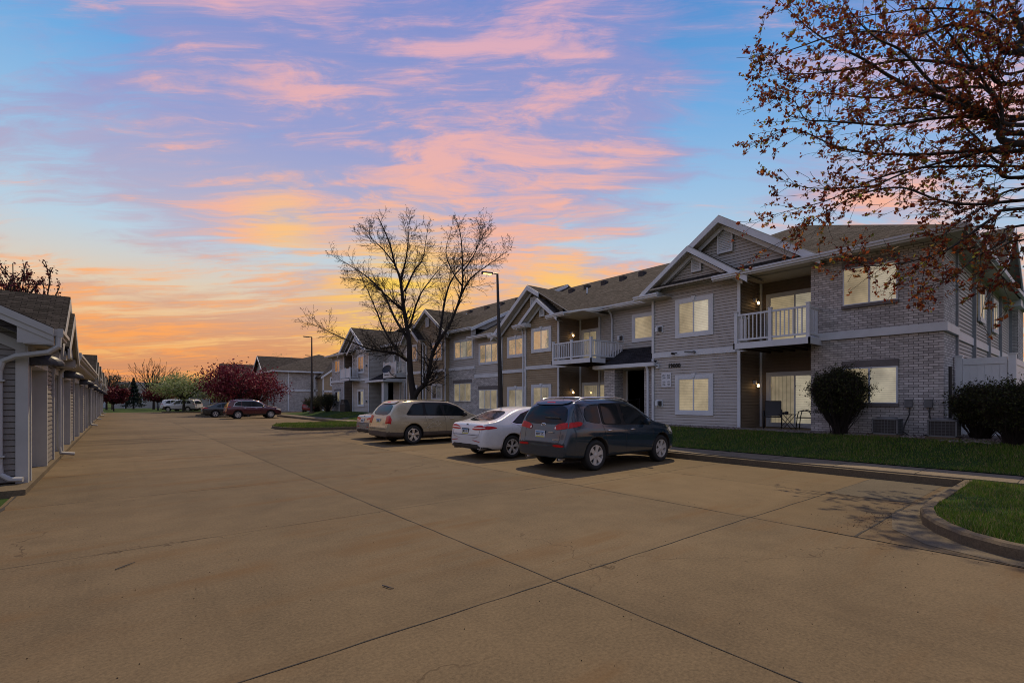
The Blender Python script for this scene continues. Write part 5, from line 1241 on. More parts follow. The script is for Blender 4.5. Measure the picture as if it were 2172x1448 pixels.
# ---- generic far trees
def crown_tree(name, label, x, y, H, rad, mat, n, size, trunk_h, loc_z=0, group=None, shape=1.0, vtrunk=BARK, flat=.62, cat='tree', pat=.25, seedpts=60):
    a = thing(name, label, cat, (x, y, loc_z), group); out, tips = [], []
    base = Vector((x, y, loc_z)); top = base+Vector((0, 0, trunk_h))
    out.append(([base, base+Vector((0, 0, trunk_h*.5)), top], [.16*rad/3, .12*rad/3, .10*rad/3], 0))
    c = base+Vector((0, 0, trunk_h+(H-trunk_h)*.5)); hz = (H-trunk_h)*.5
    P = []; cl = []
    for _ in range(seedpts):
        v = Vector((random.gauss(0, 1), random.gauss(0, 1), random.gauss(0, 1))).normalized()*random.uniform(.45, 1.0)
        q = c+Vector((v.x*rad, v.y*rad, v.z*hz)); cl.append(q)
        out.append(([top-Vector((0, 0, .2*trunk_h)), top.lerp(q, .5)+Vector((0, 0, hz*.12)), q], [.05*rad/3, .03*rad/3, .008*rad], 1))
    mesh_branches(out, 'trunk', vtrunk, a, 6)
    pts = []
    for i in range(n):
        q = random.choice(cl); s = rad*pat; pts.append((q.x+random.gauss(0, s*.6), q.y+random.gauss(0, s*.6), q.z+random.gauss(0, s*.42)))
    V_, F_ = leaf_cloud(pts, size, 1, spread=.02); npmesh('crown', V_, F_, mat, a); return a
MAR = leaf_mat('maroon_blossom', [(.10, .010, .022), (.17, .018, .035), (.055, .008, .014), (.26, .05, .07), (.09, .012, .02)], .25)
WHT = leaf_mat('white_blossom', [(.24, .30, .12), (.15, .22, .06), (.40, .42, .24), (.09, .14, .04), (.20, .26, .09)], .3)
DKG = leaf_mat('fir_needles', [(.010, .024, .018), (.018, .034, .024), (.008, .016, .014)], .1)
RED2 = leaf_mat('red_leaves', [(.10, .012, .018), (.06, .010, .014), (.14, .022, .025)], .2)
BRN = leaf_mat('bush_leaves', [(.022, .030, .010), (.035, .042, .012), (.035, .024, .012), (.02, .016, .01), (.07, .085, .02)], .2)
crown_tree('crabapple_tree', 'big maroon crabapple in bloom behind the dark red crossover', 10.3, 60.5, 5.3, 3.6, MAR, 8500, .20, 1.7, .14, 'crabapple trees', pat=.26)
crown_tree('crabapple_tree', 'maroon crabapple directly behind and right of the big blooming one', 12.9, 64, 4.8, 3.0, MAR, 4300, .20, 1.4, 0, 'crabapple trees')
crown_tree('pear_tree', 'white blossoming tree in front of the two white cars', 7.1, 80.8, 5.1, 4.0, WHT, 7000, .20, 1.9, .14, 'white blossoming trees', pat=.28)
crown_tree('pear_tree', 'white blossoming tree mostly hidden behind the maroon crabapple', 12.5, 74, 4.6, 3.6, WHT, 4300, .20, 1.6, .14, 'white blossoming trees')
crown_tree('crabapple_tree', 'dark red bushy tree left of the white blossoming tree', 5.2, 100, 3.9, 2.4, RED2, 3500, .26, 1.5, 0, 'crabapple trees')
crown_tree('red_tree', 'dark red round tree beside the end of the garage rows', -.5, 96, 3.8, 2.0, RED2, 4500, .26, 1.2, 0)
crown_tree('green_tree', 'sparse grey-green tree above the red one at the lane end', -.8, 112, 6.0, 2.6, leaf_mat('grey_leaves', [(.06, .07, .05), (.10, .10, .06)], .2), 1500, .26, 3, 0)
crown_tree('crabapple_tree', 'low dark tree under the white blossoms behind the dark saloon', 13.6, 88, 3.8, 3.2, RED2, 3500, .24, 1.2, 0, 'crabapple trees')
crown_tree('budding_tree', 'sparse budding tree showing above the roofs behind the crabapple', 24, 100, 10.5, 3.4, WHT, 500, .26, 5, 0)
def bare(name, label, x, y, z, H, rad, n, seed, up=.05, leaves=None, nl=0, group=None, lsz=.1, trunk=.25):
    random.seed(seed); a = thing(name, label, 'tree', (x, y, z), group); out, tips = [], []
    b0 = Vector((x, y, z)); th_ = H*trunk; out.append(([b0, b0+Vector((0, 0, th_))], [H*.028, H*.02], 0))
    for k in range(n):
        an = 2.399*k; sp = (k+.5)/n; dr = Vector((math.cos(an)*sp*rad/H*1.75, math.sin(an)*sp*rad/H*1.75, 1)).normalized()
        grow(out, b0+Vector((0, 0, th_*random.uniform(.7, 1))), dr, (H-th_)*random.uniform(.85, 1.0), H*.014, 1, dict(step=H*.07, wob=.06, up=[up], rmin=H*.0032, lev=3, kids=[1, 1.0, .5], ang=(15, 35), ratio=(.3, .5)), tips)
    mesh_branches(out, 'trunk', BARKB, a, 6)
    if leaves:
        PT = [tuple(p) for pts, lev in tips for p in pts[1:]]; PT = random.sample(PT, min(nl, len(PT)))
        V_, F_ = leaf_cloud(PT, lsz, 3, spread=lsz*.6); npmesh('leaf', V_, F_, leaves, a)
bare('round_bare_tree', 'round leafless tree with fanning branches before the far roof', 5.0, 108, 0, 8.2, 5.0, 15, 3)
bare('bare_tree', 'wispy leafless tree above the red tree at the lane end', -1.5, 108, 0, 6.4, 2.4, 9, 5)
bare('budding_tree', 'budding tree rising behind the nearest garage roof at the left edge', -11, 94, 0, 19.6, 6.5, 16, 8, leaves=RED2, nl=4200, lsz=.34, trunk=.35)
bare('bare_tree', 'small bare tree between the red tree and the fir', 1.2, 121, 0, 5.6, 2.6, 9, 9)
random.seed(21)
# fir
ft = thing('fir_tree', 'dark green fir left of the round leafless tree', 'tree', (2.3, 116, 0)); m = MB(); m.tube([(2.3, 116, 0), (2.3, 116, 5.8)], [.16, .02], 6); m.build('trunk', BARK, ft)
pts = []
for i in range(5200):
    t_ = random.random()**.8; z = .5+5.3*t_; rr_ = (1-t_)*1.75*(1+.22*math.sin(z*9))*random.uniform(.3, 1)**.5; a = random.uniform(0, 6.28); pts.append((2.3+rr_*math.cos(a), 116+rr_*math.sin(a), z-.12*rr_))
V_, F_ = leaf_cloud(pts, .22, 1, spread=.03); npmesh('crown', V_, F_, DKG, ft)

# ---- clipped vase-shaped bushes
def bush(label, x, y, H, rx, ry, nst, seed, z=None, leafn=14000, group='clipped bushes by the houses', green=.3):
    random.seed(seed); z = gz(x, y) if z is None else z
    a = thing('bush', label, 'bush', (x, y, z), group); out = []; P = []
    for k in range(nst):
        an = random.uniform(0, 6.28); el_ = random.random()**.6; q = Vector((x+rx*math.cos(an)*el_*1.0, y+ry*math.sin(an)*el_, z+H*(.50+.50*math.sqrt(max(0, 1-(el_*.95)**2))*random.uniform(.82, 1.0))))
        b0 = Vector((x+random.gauss(0, .07), y+random.gauss(0, .07), z)); mid = b0.lerp(q, .5)+Vector((0, 0, -.06*H))+Vector((random.gauss(0, .03), random.gauss(0, .03), 0))
        L0 = [b0, b0.lerp(mid, .5), mid, mid.lerp(q, .5)+Vector((0, 0, .02)), q]; out.append((L0, [.014, .011, .009, .006, .003], 1))
        for j in range(11):
            s_ = random.uniform(.5, 1); i = min(3, int(s_*4)); p = L0[i].lerp(L0[i+1], s_*4-i); e = p+Vector((random.gauss(0, .13), random.gauss(0, .13), abs(random.gauss(0, .14))+.02)); out.append(([p, e], [.004, .002], 2)); P += [tuple(p.lerp(e, t_)) for t_ in (.4, .7, 1)]
    m = MB()
    for pts, rr, lev in out: m.tube(pts, rr, 3 if lev > 1 else 4, cap=False)
    m.build('stem', BARKB, a)
    P = random.sample(P, min(leafn, len(P))); V_, F_ = leaf_cloud(P, .042, 3, spread=.03); npmesh('crown', V_, F_, BRN, a)
bush('round twiggy clipped bush in front of the ground-floor brick window', 16.55, 4.92, 1.92, .80, .80, 300, 31)
bush('clipped bush nearer the brick corner of the pair before the white fence', 16.9, 1.95, 1.42, .62, .6, 260, 32, z=.6)
bush('clipped bush at the right edge, before the white fence post', 16.35, 1.28, 1.46, .78, .7, 300, 33, z=.56)
bush('dark bush by the far brick corner left of the covered grill', 16.3, 49.2, 1.8, 1.3, 1.5, 160, 34, z=.5)
bush('wider dark bush at the far end of the long house beside the lamp', 16.2, 52.2, 1.7, 1.6, 1.7, 160, 35, z=.35)

# ================================================================== FAR HOUSES
def far_house(name, label, v0, v1, u0, mats, z0=.1, ridge=9.2, eave=5.9):
    b = thing(name, label, 'building', (u0, v0, z0)); 
    m = MB(); m.box(u0, u0+17, v0, v1, z0-.3, eave); m.build('brick_wall', BRICK, b)
    m = MB(); m.slab([(u0-.5, v0-.5, eave), (u0-.5, v1+.5, eave), (u0+8.5, v1-8, ridge), (u0+8.5, v0+8, ridge)], .08); m.slab([(u0-.5, v0-.5, eave), (u0+8.5, v0+8, ridge), (u0+17.5, v0-.5, eave)], .08)
    m.slab([(u0+17.5, v0-.5, eave), (u0+8.5, v0+8, ridge), (u0+8.5, v1-8, ridge), (u0+17.5, v1+.5, eave)], .08)
    m.build('roof', SHING, b)
    m = MB(); m.beam((u0-.5, v0-.5, eave-.22), (u0+17.5, v0-.5, eave-.22), (0, 0, .2), (0, -.06, 0)); m.beam((u0-.5, v0-.5, eave-.22), (u0-.5, v1+.5, eave-.22), (0, 0, .2), (-.06, 0, 0)); m.build('gutter', TRIM, b)
    return b
b2 = far_house('brick_house', 'two-storey brick and tan house beyond the long building, its end wall facing the lot', 73.9, 104, 17.2, None)
m = MB(); m.box(17.15, 24.3, 73.80, 73.9, 2.95, 3.2); m.box(18.85, 19.02, 73.82, 73.9, .1, 5.7); m.box(22.5, 22.7, 73.80, 73.9, .1, 5.7); m.box(17.12, 17.2, 73.8, 104, 2.95, 3.2)
m.build('trim_band', TRIM, b2)
m = MB(); siding(m, side(71.5), 23.0, 29.5, .1, 5.2, ex=.2); siding(m, side(71.5), 23.0, 29.5, 5.2, 7.6, lo=lambda b: 23.0+(b-5.2)/.72, hi=lambda b: 29.5-(b-5.2)/.72, ex=.2); m.box(23.0, 29.5, 71.5, 74, .1, 5.2); m.build('siding_wall', SID_T, b2)
m = MB(); m.slab([(26.3, 71.1, 7.7), (26.3, 80, 7.7), (22.6, 80, 5.0), (22.6, 71.1, 5.0)], .08); m.slab([(26.3, 71.1, 7.7), (26.3, 80, 7.7), (30, 80, 5.0), (30, 71.1, 5.0)], .08); m.build('gable_roof', SHING, b2)
m = MB(); m.beam((26.3, 71.1, 7.4), (22.6, 71.1, 4.7), (0, 0, .28), (0, -.06, 0)); m.beam((26.3, 71.1, 7.4), (30, 71.1, 4.7), (0, 0, .28), (0, -.06, 0)); m.box(23.0, 29.5, 71.42, 71.5, 2.85, 3.1); m.box(22.95, 23.15, 71.42, 71.5, .1, 5); m.build('rake_board', TRIM, b2)
window(b2, side(71.48), 24.0, 26.2, 3.75, 5.05, trim=.16, bl=[BL_DARK])
f_ = front(17.2)
window(b2, f_, 75.3, 76.6, 3.9, 5.3, trim=.08, bl=[BL_BLUE]); window(b2, f_, 75.3, 76.6, .9, 2.3, trim=.08, bl=[BL_DARK])
m = MB(); m.box(17.14, 17.2, 78.2, 80.6, .2, 2.9); m.box(17.14, 17.2, 78.2, 80.6, 3.3, 5.7); m.build('recess_wall', SID_D, b2)
m = MB(); m.box(16.4, 17.2, 78.0, 80.8, 2.9, 3.1); m.box(16.4, 16.45, 78, 80.8, 3.15, 4.0); m.build('balcony', TRIM, b2)
m = MB(); siding(m, front(17.1), 80.8, 86, .2, 5.8, ex=.2); siding(m, front(17.1), 80.2, 86.6, 5.8, 8.3, lo=lambda b: 80.2+(b-5.8)/.8, hi=lambda b: 86.6-(b-5.8)/.8, ex=.2); m.build('siding_wall', SID_G, b2)
m = MB(); m.slab([(16.6, 82.4, 8.5), (25, 82.4, 8.5), (25, 79, 6), (16.6, 79, 6)], .08); m.slab([(16.6, 82.4, 8.5), (25, 82.4, 8.5), (25, 86, 6), (16.6, 86, 6)], .08); m.build('gable_roof', SHING, b2)
m = MB(); m.beam((16.6, 82.4, 8.2), (16.6, 79, 5.7), (0, 0, .28), (-.06, 0, 0)); m.beam((16.6, 82.4, 8.2), (16.6, 86, 5.7), (0, 0, .28), (-.06, 0, 0)); m.build('rake_board', TRIM, b2)
b3 = far_house('brick_house', 'third two-storey house, its roofs showing above the maroon crabapple', 112, 140, 17.2, None, ridge=9.8)
m = MB(); m.slab([(16.6, 118, 9.4), (25, 118, 9.4), (25, 114, 6), (16.6, 114, 6)], .08); m.slab([(16.6, 118, 9.4), (25, 118, 9.4), (25, 122, 6), (16.6, 122, 6)], .08); m.build('gable_roof', SHING, b3)
hs = thing('far_house', 'low house with grey roof behind the white cars and the round bare tree', 'building', (8, 128, 0))
m = MB(); m.box(-1, 36, 128, 138, -.1, 2.6); m.build('wall', SID_G, hs)
m = MB(); m.slab([(-1.5, 127.4, 2.6), (36.5, 127.4, 2.6), (35, 133, 5.6), (0, 133, 5.6)], .1); m.build('roof', shingle_mat('grey_shingles', (.09, .10, .115)), hs)
for a in (2.5, 9, 16, 22): window(hs, side(127.98), a, a+1.6, .9, 2.2, trim=.15, bl=[BL_DARK])
m = MB()
for a in (1.0, 6.5, 12): m.box(a, a+.3, 127.3, 127.6, 0, 2.6)
m.build('porch_post', TRIM, hs)
hs2 = thing('far_house', 'pale low building glimpsed left of the fir below the red tree', 'building', (-6, 135, 0))
m = MB(); m.box(-14, -2, 135, 142, 0, 2.4); m.build('wall', TRIM, hs2)
m = MB(); m.slab([(-14.5, 134.5, 2.4), (-1.5, 134.5, 2.4), (-3, 138, 4.2), (-13, 138, 4.2)], .1); m.build('roof', SHING, hs2)
hs3 = thing('neighbour_house', 'neighbouring brown-roofed house glimpsed past the right end of the building', 'building', (44, -2, 0))
m = MB(); m.box(44, 56, -4, 8, -.2, 2.2); m.build('wall', SID_T, hs3)
m = MB(); m.slab([(43.5, -4.5, 2.2), (43.5, 8.5, 2.2), (50, 2, 4.9)], .1); m.slab([(43.5, -4.5, 2.2), (50, 2, 4.9), (56.5, -4.5, 2.2)], .1); m.build('roof', shingle_mat('red_brown_shingles', (.10, .06, .055)), hs3)
# ================================================================== CARS
def interp(tab, x):
    if x <= tab[0][0]: return tab[0][1]
    for i in range(len(tab)-1):
        if x <= tab[i+1][0]:
            x0, y0 = tab[i]; x1, y1 = tab[i+1]; t_ = (x-x0)/(x1-x0)
            ym = tab[i-1] if i > 0 else (2*x0-x1, 2*y0-y1); yp = tab[i+2] if i+2 < len(tab) else (2*x1-x0, 2*y1-y0)
            m0 = (y1-ym[1])/(x1-ym[0])*(x1-x0); m1 = (yp[1]-y0)/(yp[0]-x0)*(x1-x0)
            d_ = y1-y0
            if abs(d_) < 1e-6: m0 = m1 = 0
            else:
                m0 = 0 if m0*d_ < 0 else max(-3*abs(d_), min(3*abs(d_), m0)); m1 = 0 if m1*d_ < 0 else max(-3*abs(d_), min(3*abs(d_), m1))
            return (2*t_**3-3*t_**2+1)*y0+(t_**3-2*t_**2+t_)*m0+(-2*t_**3+3*t_**2)*y1+(t_**3-t_**2)*m1
    return tab[-1][1]
def pt_in(poly, x, y):
    c = False; j = len(poly)-1
    for i in range(len(poly)):
        if (poly[i][1] > y) != (poly[j][1] > y) and x < (poly[j][0]-poly[i][0])*(y-poly[i][1])/(poly[j][1]-poly[i][1])+poly[i][0]: c = not c
        j = i
    return c
def rnd(poly, k=2, q=.2):
    for _ in range(k):
        o = []
        for i in range(len(poly)):
            a, b = poly[i], poly[(i+1) % len(poly)]; o += [(a[0]*(1-q)+b[0]*q, a[1]*(1-q)+b[1]*q), (a[0]*q+b[0]*(1-q), a[1]*q+b[1]*(1-q))]
        poly = o
    return poly
GLOSSB = plain('gloss_black', (.006, .006, .007), .4, var=0, spec=.25)
def car(S, label, cat, loc, rot=0, detail=2, group='parked cars'):
    L, Wd = S['L'], S['W']; zt, zbl, plan = S['top'], S['belt'], S['plan']; lo0 = S.get('lo', .27); hw = Wd/2; tum = S.get('tumble', .34)
    a = thing(S['name'], label, cat, (0, 0, 0), group)
    xs = sorted(set([0, .015, .04, .08, .12, .17, .23, .3, .38, .48]+list(np.linspace(.6, L-.5, 26))+[L-.42, L-.32, L-.22, L-.14, L-.08, L-.035, L]))
    vs_, fs_ = [], []; nr = None
    for x in xs:
        top = interp(zt, x); w_ = hw*interp(plan, x); lo = lo0+S.get('lor', .05)*max(0, 1-x/.5)+.06*max(0, 1-(L-x)/.4); b = min(interp(zbl, x), top-.03); lo = min(lo, b-.12)
        h = top-b; ins = tum*h; wb = w_*(.935); wr = max(.15, wb-ins); cr = .03*min(1, h/.3+.4)
        half = [(0, lo), (.6*w_, lo), (.90*w_, lo+.005), (.965*w_, lo+.06), (.985*w_, lo+.14), (.99*w_, lo+(b-lo)*.34), (1.0*w_, lo+(b-lo)*.58), (.995*w_, lo+(b-lo)*.76), (.97*w_, lo+(b-lo)*.91), (wb, b)]
        half += [(wb-(wb-wr)*t_, b+h*t_) for t_ in (.12, .35, .62, .84)]+[(wr-.012, b+h*.94), (wr-.055, top-.008), (wr-.15, top+cr*.35), (wr*.45, top+cr*.85), (0, top+cr)]
        ring = half+[(-y, z) for y, z in half[-2:0:-1]]; nr = len(ring); k = len(vs_)
        vs_ += [(x, y, z) for y, z in ring]
        if k:
            for j in range(nr): fs_.append((k-nr+j, k-nr+(j+1) % nr, k+(j+1) % nr, k+j))
    fs_.append(tuple(range(nr))[::-1]); k = len(vs_)-nr; fs_.append(tuple(range(k, k+nr)))
    me = bpy.data.meshes.new('body'); me.from_pydata(vs_, [], fs_)
    bm = bmesh.new(); bm.from_mesh(me); bmesh.ops.recalc_face_normals(bm, faces=bm.faces); bm.to_mesh(me); bm.free()
    wr_, wbx, ro = S['r'], S['wb'], S['ro']; wz = wr_; R_ = wr_+S.get('arch', .055)
    body = bpy.data.objects.new('body', me); COL.objects.link(body)
    bvh = None
    md = body.modifiers.new('s', 'SUBSURF'); md.levels = md.render_levels = 1
    cut = MB()
    for xw in (ro, ro+wbx):
        for s in (-1, 1):
            c0 = Vector((xw, s*(hw-.24), wz+.015)); pts = [(c0.x+R_*math.cos(t_), c0.y, c0.z+R_*math.sin(t_)) for t_ in np.linspace(0, 2*math.pi, 40, endpoint=False)]
            pts2 = [(p[0], s*(hw+.3), p[2]) for p in pts]; n = 40
            cut.add(pts+pts2, [tuple(range(n)) if s > 0 else tuple(range(n))[::-1], tuple(range(n, 2*n))[::-1] if s > 0 else tuple(range(n, 2*n))]+[((i+1) % n, i, i+n, (i+1) % n+n) if s > 0 else (i, (i+1) % n, (i+1) % n+n, i+n) for i in range(n)])
    co = cut.build('cut', DARK)
    bm = bmesh.new(); bm.from_mesh(co.data); bmesh.ops.recalc_face_normals(bm, faces=bm.faces); bm.to_mesh(co.data); bm.free()
    dg = bpy.context.evaluated_depsgraph_get(); me0 = bpy.data.meshes.new_from_object(body.evaluated_get(dg))
    bvh = BVHTree.FromPolygons([v.co.copy() for v in me0.vertices], [tuple(p.vertices) for p in me0.polygons])
    md = body.modifiers.new('b', 'BOOLEAN'); md.operation = 'DIFFERENCE'; md.object = co; md.solver = 'EXACT'
    dg = bpy.context.evaluated_depsgraph_get(); dg.update(); me2 = bpy.data.meshes.new_from_object(body.evaluated_get(dg))
    body.modifiers.clear(); body.data = me2; bpy.data.objects.remove(co)
    me2.materials.clear(); me2.materials.append(S['paint']); me2.materials.append(DARK); me2.materials.append(S.get('clad', GLOSSB))
    cl = S.get('cladz', None)
    for p in me2.polygons:
        c = p.center; p.use_smooth = True; n_ = p.normal
        for xw in (ro, ro+wbx):
            if math.hypot(c.x-xw, c.z-wz-.015) < R_+.004 and abs(c.y) > hw-.26 and abs(n_.y) < .995 and (abs(math.hypot(c.x-xw, c.z-wz-.015)-R_) < .006): p.material_index = 1; p.use_smooth = False
            if math.hypot(c.x-xw, c.z-wz-.015) < R_-.004 and abs(c.y) < hw-.2: p.material_index = 1
        if n_.z < -.85 and c.z < .45: p.material_index = 1
        if cl and p.material_index == 0 and cl(c): p.material_index = 2
    body.parent = a; ORG[body.name] = Vector()
    # ---- projections on the shell
    def ray(kind, p, q):
        if kind in (1, -1): o, d_ = Vector((p, kind*3, q)), Vector((0, -kind, 0))
        elif kind == 'r': o, d_ = Vector((-3, p, q)), Vector((1, 0, 0))
        elif kind == 'f': o, d_ = Vector((L+3, p, q)), Vector((-1, 0, 0))
        elif kind == 't': o, d_ = Vector((p, q, 4)), Vector((0, 0, -1))
        else:                                   # rear corner: p = angle from straight back
            s = kind[1]; ax = Vector((.95, s*(hw-.75), q)); dr = Vector((-math.cos(R(p)), s*math.sin(R(p)), 0)); o, d_ = ax+dr*4, -dr
        h_ = bvh.ray_cast(o, d_)
        if h_[0] is None: return None
        n_ = h_[1] if h_[1].dot(d_) < 0 else -h_[1]
        return h_[0], n_
    def patch(name, mat, kind, poly, parent=body, off=.005, res=.07, round_=2, ymax=None):
        if round_: poly = rnd(poly, 2, .08) if round_ == 1 else rnd(poly, round_)
        sc_ = 80 if isinstance(kind, tuple) else 1
        pts = [Vector((p[0], p[1]*sc_)) for p in poly]; n = len(pts); x0, x1 = min(p.x for p in pts), max(p.x for p in pts); y0, y1 = min(p.y for p in pts), max(p.y for p in pts)
        st = res*(60 if sc_ > 1 else 1); pl = [(p.x, p.y) for p in pts]
        for gx in np.arange(x0+st/2, x1, st):
            for gy in np.arange(y0+st/2, y1, st):
                if pt_in(pl, gx, gy): pts.append(Vector((gx, gy)))
        r_ = geometry.delaunay_2d_cdt(pts, [], [list(range(n))], 1, 1e-5); V = []
        for p in r_[0]:
            h_ = ray(kind, p.x, p.y/sc_)
            V.append(h_[0]+h_[1]*off if h_ else None)
        mm = MB(); idx = {}
        for f in r_[2]:
            if all(V[i] is not None for i in f): mm.add([V[i] for i in f], [tuple(range(len(f)))])
        ob = mm.build(name, mat, parent); bm = bmesh.new(); bm.from_mesh(ob.data); bmesh.ops.remove_doubles(bm, verts=bm.verts, dist=.0005); bm.to_mesh(ob.data); bm.free()
        ob.data.polygons.foreach_set('use_smooth', [True]*len(ob.data.polygons)); return ob
    def line(mb, kind, pl, wd=.008, off=.003):
        prev = None; P = []
        for i in range(len(pl)-1):
            for k in range(8): t_ = k/8; P.append((pl[i][0]*(1-t_)+pl[i+1][0]*t_, pl[i][1]*(1-t_)+pl[i+1][1]*t_))
        P.append(pl[-1]); H = [ray(kind, *p) for p in P]
        for i in range(len(P)-1):
            if not H[i] or not H[i+1]: continue
            (p, n1_), (q, n2_) = H[i], H[i+1]; t_ = (q-p)
            if t_.length > .3 or t_.length < 1e-5: continue
            s_ = t_.normalized().cross(n1_)*wd/2; mb.add([p+n1_*off-s_, p+n1_*off+s_, q+n2_*off+s_, q+n2_*off-s_], [(0, 1, 2, 3)])
    for s in ((1, -1) if detail > 0 else (-1, 1)):
        for pl in S['win']: patch('side_window', CARGLASS, s, pl, round_=1, off=.011, res=.05)
    if S.get('gap') and detail > 0:
        for s in (1, -1): patch('window_surround', GLOSSB, s, S['gap'], off=.006, round_=1, res=.05)
    patch('rear_window', CARGLASS, 'r', S['rwin'], off=.006)
    patch('windscreen', CARGLASS, 't', S['fwin'], off=.006)
    if detail > 0:
        m = MB()
        for s in (1, -1):
            for pl in S['seams']: line(m, s, pl)
        for pl in S.get('rseams', []): line(m, 'r', pl, .012)
        m.build('door_seam', DARK, body)
        if S.get('chrome'):
            m = MB()
            for s in (1, -1):
                for pl in S['chrome']: line(m, s, pl, .022, .008)
            m.build('window_trim', CHROME, body)
        for s in (1, -1):
            for (x, z) in S['handles']:
                h_ = ray(s, x, z)[0]; m = MB(); m.tube([h_+Vector((-.09, 0, 0)), h_+Vector((-.07, s*.03, .004)), h_+Vector((.07, s*.03, .004)), h_+Vector((.09, 0, 0))], .014, 6); m.build('door_handle', S.get('hm', CHROME), a, True)
    for s in (1, -1):
        t_ = patch('tail_light', REDGL, ('c', s), S['tail'], parent=a, off=.010, res=.05, round_=S.get('troff', 2))
        if S.get('bump'): patch('lower_bumper', BLACKP, ('c', s), S['bump'], parent=body, off=.006, res=.05, round_=0)
        if S.get('bump') and s == 1: patch('lower_bumper', BLACKP, 'r', [(-.62, .29), (-.62, .44), (.62, .44), (.62, .29)], parent=body, off=.006, res=.05, round_=0)
        if S.get('tailw'): patch('reverse_lens', WHITEGL, ('c', s), S['tailw'], parent=t_, off=.014, res=.05)
        patch('headlight', WHITEGL, s, S['head'], parent=a, off=.006)
        if S.get('refl'): patch('reflector', REDGL, ('c', s), S['refl'], parent=a, off=.008, res=.05)
        # mirrors
        x, z = S['mirror']; m = MB(); y0 = s*(hw*.93); m.lathe((x, y0+s*.10, z), (-1, 0, 0), [(-.09, .001), (-.07, .06), (-.02, .09), (.03, .095), (.04, .09), (.041, .001)], 10); m.tube([(x-.02, y0-s*.06, z-.05), (x, y0+s*.06, z-.02)], .022, 5); m.build('wing_mirror', S.get('mm', S['paint']), a, True)
    # plate
    py_, pz_, pt = S['plate']; h_ = ray('r', py_, pz_)[0]; nx = h_.x-.012
    pf = MB(); pf.box(nx-.004, nx+.012, py_-.165, py_+.165, pz_-.088, pz_+.088); fr_ = pf.build('licence_plate', BLACKP if S.get('pframe') else SIGNW, a)
    pf = MB(); pf.box(nx-.006, nx-.0045, py_-.148, py_+.148, pz_-.072, pz_+.072); pf.build('plate_face', SIGNW, fr_)
    if detail > 1:
        pf = MB(); pf.box(nx-.0075, nx-.0062, py_-.148, py_+.148, pz_+.044, pz_+.072); pf.build('plate_band', plain('plate_blue', (.10, .25, .45), .5, var=0), fr_)
        pf = MB(); pf.box(nx-.0075, nx-.0062, py_-.148, py_+.148, pz_-.072, pz_-.044); pf.build('plate_band', plain('plate_yellow', (.55, .52, .10), .5, var=0), fr_)
    if detail > 0:
        MM = Matrix.Translation((nx-.008, py_, pz_)) @ Matrix(((0, 0, -1, 0), (-1, 0, 0, 0), (0, 1, 0, 0), (0, 0, 0, 1)))
        text_obj(pt, .088, INK, fr_, MM, .001, 'lettering', .76, bold=.002)
    # wheels
    for xw in (ro, ro+wbx):
        for s in (1, -1):
            c = Vector((xw, s*(hw-.135), wz)); m = MB(); r = wr_
            m.lathe(c, (0, s, 0), [(-.11, r*.62), (-.11, r*.9), (-.085, r*.985), (-.05, r), (.05, r), (.085, r*.985), (.105, r*.9), (.112, r*.78), (.10, r*.68), (.085, r*.665), (-.03, r*.64)], 36)
            wh = m.build('wheel', RUBBER, a, True)
            m = MB(); ri = r*.665; m.lathe(c, (0, s, 0), [(.075, ri*.995), (.098, ri*1.0), (.100, ri*.93), (.06, ri*.90), (-.05, ri*.88)], 36)
            ns, sty = S['spokes']; ax1, ax2 = Vector((1, 0, 0)), Vector((0, 0, 1)); yo = Vector((0, s, 0))
            for k in range(ns):
                th0 = 2*math.pi*k/ns+.3
                for dt, wa, wb_ in (((0, .15, .24),) if sty == 1 else ((-.16, .07, .085), (.16, .07, .085)) if sty == 2 else ((0, .10, .14),)):
                    th = th0+dt; dr = ax1*math.cos(th)+ax2*math.sin(th); pr = ax1*-math.sin(th)+ax2*math.cos(th)
                    d0 = (ax1*math.cos(th0)+ax2*math.sin(th0)) if sty == 2 else dr
                    A = c+d0*ri*.12; B_ = c+dr*ri*.95; q = [A-pr*wa*ri+yo*.082, A+pr*wa*ri+yo*.082, B_+pr*wb_*ri+yo*.092, B_-pr*wb_*ri+yo*.092]
                    q2 = [v-yo*.03 for v in q]; m.add(q+q2, [(0, 1, 2, 3), (0, 4, 5, 1), (1, 5, 6, 2), (2, 6, 7, 3), (3, 7, 4, 0)])
            m.lathe(c, (0, s, 0), [(.07, ri*.24), (.094, ri*.20), (.098, ri*.1), (.098, .001)], 14)
            m.build('rim', STEEL if not S.get('rimm') else S['rimm'], wh)
            m = MB(); m.lathe(c, (0, s, 0), [(.0, ri*.9), (.001, .001)], 24); m.build('brake_disc', DARK, wh)
    m = MB(); m.tube([(xw_, yy_, wz) for xw_, yy_ in ((ro, -hw+.2), (ro, hw-.2))], .05, 6); m.tube([(ro+wbx, -hw+.2, wz), (ro+wbx, hw-.2, wz)], .05, 6); m.tube([(.25, S.get('ex', -.5), .27), (1.6, S.get('ex', -.5), .27)], .05, 8); m.build('axle', DARK, a)
    if detail > 0:
        for e in S.get('exh', []):
            m = MB(); m.lathe((.04, e, .30), (1, 0, 0), [(0, .030), (0, .038), (.25, .036)], 12); m.build('exhaust_pipe', CHROME, a, True)
    if S.get('rails'):
        for s in (1, -1):
            x0, x1, z_ = S['rails']; yy = hw-.30
            P = []
            for k in range(13):
                t_ = k/12; x = x0+(x1-x0)*t_; zz_ = ray('t', x, s*yy)[0].z; P.append((x, s*yy, zz_+z_*min(1, math.sin(math.pi*t_)*2.6)+.005))
            m = MB(); m.tube(P, .018, 6); m.build('roof_rail', S.get('railm', CHROME), a, True)
